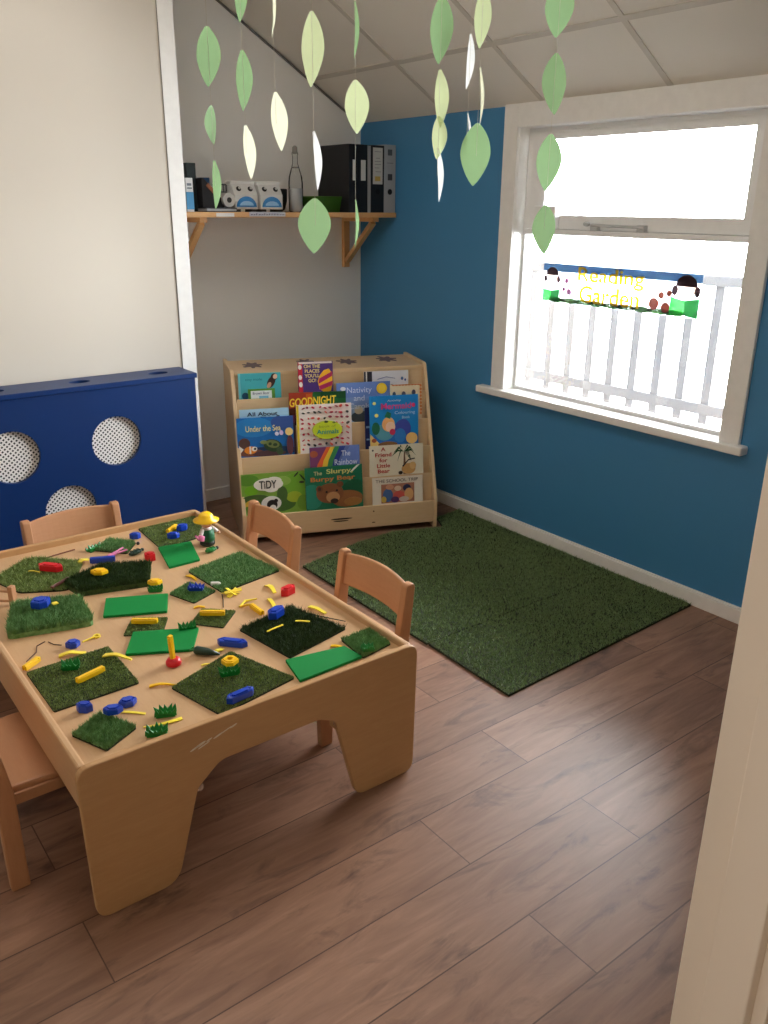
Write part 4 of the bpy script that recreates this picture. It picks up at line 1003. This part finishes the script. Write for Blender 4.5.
# green tufts
tuft('green plastic tuft on the flat mat in the left front area', (.501, 2.024), (.544, 2.005), FL, 1)
tuft('green plastic tuft on bare wood, the farther of the pair near the front rim', (.613, 1.688), (.661, 1.666), S0, 2)
tuft('green plastic tuft on bare wood, the nearer of the pair near the front rim', (.566, 1.628), (.611, 1.604), S0, 3)
tuft('green plastic tuft joined under the yellow flower on the front middle mat', (.816, 1.752), (.866, 1.736), FL, 4)
t_ = hexbrick('yellow flower-shaped brick resting on a green tuft on the front middle mat', (.832, 1.770), (.872, 1.748), FL+.022, 'yellow', .038, .010, True)
tuft('green plastic tuft behind the central foam sheet', (.840, 2.052), (.888, 2.036), S0, 6)
tuft('green plastic tuft at the right of the blackish mat, under a yellow brick', (.874, 2.353), (.914, 2.330), S0, 7)
hexbrick('yellow brick sitting on the green tuft right of the blackish mat', (.876, 2.360), (.918, 2.338), S0+.022, 'yellow', .030, .010)
tuft('bumpy green piece at the left tip of the small shaggy far mat', (.829, 2.775), (.888, 2.800), S0, 8, .020)
tuft('green plastic tuft in the front right corner mat', (1.183, 1.637), (1.217, 1.622), SURF+.010, 9, .018)
hexbrick('yellow hexagon brick on the blackish long-pile mat', (.752, 2.517), (.800, 2.487), SURF+.034, 'yellow', .036, .010)
# bugs
def bug(label, a, b, c, head):
    m, L_, r = axis(a, b); t = thing('toy_bug', label, 'toy bug', (m.x, m.y, SURF), r)
    k = MB(); k.ell((0, 0, .009), (L_/2*.85, .012, .009)); k.build('body', PM[c], t, smooth=True)
    for i in (-1, 0, 1):
        MB().tube([(i*L_*.2, .0115*math.cos(a_), .009+.0095*math.sin(a_)) for a_ in [PI*q/8 for q in range(9)]], .0012, 6).build('body_ring', PM[c], t)
    MB().ell((L_/2*.92, 0, .009), (.006, .006, .006)).build('head', col(head, .4), t, smooth=True)
bug('green toy bug with a dark head beside the gardener doll', (1.150, 2.523), (1.206, 2.534), 'green', (24, 30, 24))
bug('dark green toy bug behind the blackish long-pile mat', (.924, 2.650), (.988, 2.672), 'darkgreen', (30, 50, 40))
t = thing('toy_carrot', 'dark green cone-shaped toy right of the red and yellow post', 'toy', (.845*KS, 1.878*KS, SURF), -math.atan2(.047, .045))
MB().tube([(-.036, 0, .012), (-.030, 0, .012), (0, 0, .011), (.034, 0, .006)], [.008, .012, .010, .003], 12).build('cone', PM['darkgreen'], t, smooth=True)
for s in (-1, 0, 1): MB().tube([(-.034, s*.004, .013), (-.046, s*.008, .016)], [.0035, .002], 6).build('stalk', PM['green'], t)
o = MB().ell((0, 0, .006), (.006, .006, .006)).build('bead', col((30, 24, 24), .4), None, (.998*KS, 2.742*KS, SURF), smooth=True); tag(o, 'small black bead on bare wood near the far rim', 'bead')
t = thing('toy_peg', 'little white peg between the lush mat and the blue flower', 'peg', (1.062*KS, 2.262*KS, SURF+.003), -.6)
MB().tube([(-.014, 0, .007), (.010, 0, .007)], .0062, 10).build('barrel', PM['white'], t)
MB().tube([(.010, 0, .007), (.016, 0, .007)], [.0062, .003], 10).build('tip', PM['white'], t)
# golf tee
t = thing('toy_tee', 'yellow tee with a round head next to a blue brick, left front', 'toy', (.597*KS, 2.146*KS, SURF), math.atan2(.008, .039))
MB().tube([(0, 0, .003), (.036, 0, .004)], [.0022, .003], 8).build('shaft', PM['lemon'], t)
k = MB(); k.plate([circle(.043, 0, .010, 18), circle(.043, 0, .0055, 14)[::-1]], 'z', .001, .006); k.build('ring_head', PM['lemon'], t)
# yellow scraps
strip('jagged yellow scrap at the back edge of the left front mat', (.520, 2.106), (.585, 2.082), S0, 'lemon', .016, .003, .008, .2)
strip('yellow horn-shaped scrap on the right corner of the left front mat', (.614, 2.026), (.666, 1.961), FL, 'lemon', .016, .004, .006, .6)
strip('thin yellow scrap pointing at the left tip of the front middle mat', (.655, 1.818), (.712, 1.783), S0, 'yellow', .010, .004, .003, .8)
strip('flat yellow scrap behind the blue brick of the front left corner mat', (.556, 1.752), (.600, 1.710), S0, 'lemon', .008, .002, .001, .1)
strip('long thin yellow scrap between the two green tufts near the front rim', (.662, 1.640), (.574, 1.660), S0, 'lemon', .012, .002, .002, .7)
strip('short yellow scrap beyond the red brick by the right rim', (1.196, 2.170), (1.188, 2.105), S0, 'lemon', .018, .003, .006, .4)
strip('yellow scrap pointing from the red brick to the dark wiry mat', (1.152, 2.080), (1.132, 2.005), S0, 'lemon', .013, .003, .002, .2)
strip('yellow scrap between the dark wiry mat and the right rim', (1.222, 1.958), (1.236, 1.890), S0+.002, 'lemon', .015, .003, .003, .3)
strip('pale yellow paper strip on the near side of the dark wiry mat', (1.024, 1.868), (1.081, 1.877), SURF+.018, 'lemon', .006, .002, .001, 0)
strip('pale yellow paper strip on the right of the dark wiry mat', (1.122, 1.876), (1.154, 1.849), SURF+.018, 'lemon', .006, .002, .001, 0)
strip('yellow scrap at the tip of the front right foam sheet', (1.140, 1.720), (1.162, 1.698), S0, 'yellow', .010, .003, .002, .2)
strip('short yellow scrap between the dark cone and the front middle mat', (.858, 1.866), (.890, 1.880), S0+.002, 'lemon', .011, .003, .006, -.3)
strip('sliver of yellow at the left edge of the front middle mat', (.806, 1.836), (.828, 1.832), S0, 'lemon', .007, .002, .001, .4)
strip('yellow scrap at the left tip of the lush mat', (1.024, 2.390), (1.032, 2.338), S0, 'yellow', .014, .003, .003, .5)
strip('yellow scrap on bare wood in front of the blue flower mat', (.938, 2.160), (.968, 2.146), S0, 'yellow', .012, .003, .003, .5)
strip('thin curved yellow scrap on the far left mat beside the red brick', (.610, 2.700), (.637, 2.668), SURF+.014, 'lemon', .005, .002, .002, .3)
strip('tiny yellow square stuck before the square blue brick', (.588, 2.372), (.604, 2.374), SURF+.030, 'lemon', .016, .003, .0, 0)
strip('yellow scrap between the far left mat and the blackish mat', (.770, 2.691), (.806, 2.703), S0+.004, 'lemon', .018, .004, .006, .2)
# wishbone and bow
t = thing('toy_clip', 'yellow V-shaped clip left of the dark wiry mat', 'clip', (1.050*KS, 2.080*KS, SURF), 0)
MB().tube([(.0, 0, .004), (.03, .022, .006), (.068, .018, .004)], [.003, .004, .002], 8).build('arm', PM['lemon'], t)
MB().tube([(.0, 0, .004), (.022, -.004, .006), (.042, -.022, .006)], [.003, .004, .003], 8).build('arm', PM['yellow'], t)
t = thing('paper_bow', 'crumpled yellow paper bow in front of the lush mat', 'paper bow', (1.076*KS, 2.178*KS, SURF), .3)
for a_, l_, z_ in ((.3, .028, .004), (1.4, .024, .009), (2.5, .028, .006), (-.6, .026, .011)):
    MB().obox((.004*math.cos(a_), .004*math.sin(a_), z_), (l_*math.cos(a_), l_*math.sin(a_), .003), (-.006*math.sin(a_), .006*math.cos(a_), .002), (0, 0, .001)).build('fold', PM['lemon'], t)
# twigs
def twig(label, pts, r=.0012, c=(70, 44, 32)):
    pts = [(p[0]*KS, p[1]*KS, p[2]) for p in pts]; p0 = Vector(pts[0]); o = MB().tube([Vector(p)-p0 for p in pts], r, 6).build('twig', col(c, .7), None, p0); tag(o, label, 'twig', 'thin dry twigs on the play table')
z = SURF+.0014
twig('thin curved twig near the left rim, behind the yellow bar', [(.443, 2.130, z), (.478, 2.165, z), (.490, 2.200, z), (.515, 2.212, z)])
twig('short twig bending toward the blue brick, in front of the tufted mat', [(.522, 2.205, z), (.530, 2.180, z), (.546, 2.165, z)])
twig('long brown stick lying along the far rim', [(.660, 2.800, z+.001), (.730, 2.815, z+.001), (.800, 2.826, z+.001)], .0022, (120, 70, 50))
twig('dark root hanging off the front of the lush mat', [(1.050, 2.195, z), (1.036, 2.160, z), (1.012, 2.112, z)], .0016, (50, 40, 24))
twig('dark grass stalk sticking out from the dark wiry mat to the right rim', [(1.19, 1.90, z+.010), (1.225, 1.850, z+.006), (1.254, 1.812, z+.003)], .0014, (30, 34, 22))
# wooden toy gate at the left edge
t = thing('toy_gate', 'little wooden toy gate post with rails at the left end of the table', 'toy gate', (.512*KS, 2.440*KS, SURF), 0)
MB().box(-.012, -.006, .0, .008, .010, .062).build('post', M['beech_v'], t, (0, .06, 0), (0, 0, .7), bevel=.002)
k = MB(); k.tube([(-.005, .055, .046), (-.040, .085, .048), (-.065, .110, .046)], .004, 8); k.build('rail', M['beech'], t)
k = MB(); k.tube([(-.005, .055, .016), (-.040, .085, .016), (-.065, .110, .016)], .004, 8); k.build('rail', M['beech'], t)
MB().box(-.012, -.006, 0, .008, .010, .058).build('post', M['beech_v'], t, (-.066, .112, 0), (0, 0, .7), bevel=.002)

# gardener doll
t = thing('gardener_doll', 'small gardener doll in a yellow hat and green dungarees on the far right mat', 'doll', (1.200*KS, 2.600*KS, SURF), .25)
MB().lathe([(.022, 0), (.026, .004), (.026, .014), (.024, .018)], n=18).build('boots', col((40, 52, 44), .5), t, smooth=True)
MB().lathe([(.022, .014), (.027, .020), (.026, .040), (.022, .056), (.016, .060)], n=18).build('dungarees', col((18, 96, 58), .5), t, smooth=True)
k = MB(); k.lathe([(.016, .055), (.0185, .062), (.012, .068)], n=16)
for s in (-1, 1):
    k.tube([(s*.018, 0, .060), (s*.030, -.006, .050), (s*.036, -.014, .042)], [.008, .0075, .006], 10)
k.build('shirt', col((226, 220, 214), .6), t, smooth=True)
k = MB(); k.ell((0, 0, .082), (.021, .020, .019)); k.ell((0, -.020, .080), (.004, .004, .004)); k.build('head', col((226, 176, 140), .5), t, smooth=True)
k = MB()
for s in (-1, 1): k.ell((s*.007, -.0188, .085), (.0026, .002, .003))
k.build('eyes', col((20, 20, 24), .4), t)
k = MB(); k.tube([(-.007, -.0175, .074), (0, -.0198, .0725), (.007, -.0175, .074)], .001, 6); k.build('mouth', col((150, 60, 50), .5), t)
MB().lathe([(.0195, .080), (.0225, .088), (.021, .096), (.012, .099)], n=18, sy=1.0).build('hair', col((70, 44, 34), .6), t, (0, .003, 0), smooth=True)
MB().lathe([(.020, .092), (.044, .090), (.045, .093), (.027, .099), (.025, .110), (.016, .119), (.003, .121)], n=28).build('hat', PM['yellow'], t, smooth=True)
for s in (-1, 1):
    k = MB(); k.ell((s*.038, -.017, .039), (.007, .006, .007)); k.build('hand', col((226, 176, 140), .5), t, smooth=True)
MB().lathe([(.009, 0), (.013, .002), (.011, .018), (.009, .019)], n=14).build('watering_can', PM['pink'], t, (-.046, -.02, .032), (0, .35, 0), smooth=True)
MB().tube([(-.054, -.020, .042), (-.066, -.022, .056)], [.003, .0045], 8).build('can_spout', PM['pink'], t)

# ================================================================== CAMERA AND LIGHT
cam = bpy.data.cameras.new('camera'); co = bpy.data.objects.new('camera', cam); COL.objects.link(co)
yaw, pitch, roll = .655022, .349336, -.009741
f = Vector((math.sin(yaw)*math.cos(pitch), math.cos(yaw)*math.cos(pitch), -math.sin(pitch)))
r = Vector((math.cos(yaw), -math.sin(yaw), 0)); d = f.cross(r)
r2 = math.cos(roll)*r+math.sin(roll)*d; d2 = -math.sin(roll)*r+math.cos(roll)*d
mw = Matrix((r2, -d2, -f)).transposed().to_4x4(); mw.translation = Vector((0, 0, 1.5))
co.matrix_world = mw
cam.sensor_fit = 'VERTICAL'; cam.sensor_height = 36; cam.lens = 840/1024*36; cam.clip_start = .02
sc.camera = co

w = bpy.data.worlds.new('sky'); sc.world = w; w.use_nodes = True
bg = w.node_tree.nodes['Background']; bg.inputs[0].default_value = (.93, .97, 1, 1); bg.inputs[1].default_value = 40.0

def area(name, loc, rot, sx, sy, power, color=(1, 1, 1), portal=False):
    l = bpy.data.lights.new(name, 'AREA'); l.shape = 'RECTANGLE'; l.size = sx; l.size_y = sy; l.energy = power; l.color = color
    if portal: l.cycles.is_portal = True
    o = bpy.data.objects.new(name, l); COL.objects.link(o); o.location = loc; o.rotation_euler = rot
    return o
area('window_portal', (W+.14, (WY0+WY1)/2, (WZ0+WZ1)/2), (0, PI/2, 0), WZ1-WZ0, WY1-WY0, 1, portal=True)
area('hall_fill_light', (.1, -.7, 2.38), (0, 0, 0), 1.0, 1.0, 4, (1, .86, .70))  # unseen area light added behind the camera as fill
area('room_fill_light', (1.15, 2.3, 2.86), (0, math.radians(10), 0), 1.2, 1.2, 21, (1, .95, .89))  # out-of-frame area light added to lift the back of the room
area('jamb_fill_light', (-.95, .19, 1.5), (0, -PI/2, 0), 1.2, .16, 4, (1, .90, .82))  # area light added beside the doorway to brighten the jamb
sun = bpy.data.lights.new('sun', 'SUN'); sun.energy = 4; sun.angle = math.radians(1.0); so = bpy.data.objects.new('sun', sun); COL.objects.link(so)
so.rotation_euler = Vector((-.42, -.12, -1)).to_track_quat('-Z', 'Y').to_euler()

sc.view_settings.view_transform = 'Standard'; sc.view_settings.look = 'None'
sc.view_settings.gamma = 1; sc.view_settings.exposure = 0.35; sc.view_settings.use_curve_mapping = False
sc.cycles.use_denoising = True
sc.cycles.max_bounces = 10; sc.cycles.diffuse_bounces = 6; sc.cycles.transparent_max_bounces = 16
sc.cycles.sample_clamp_indirect = 6
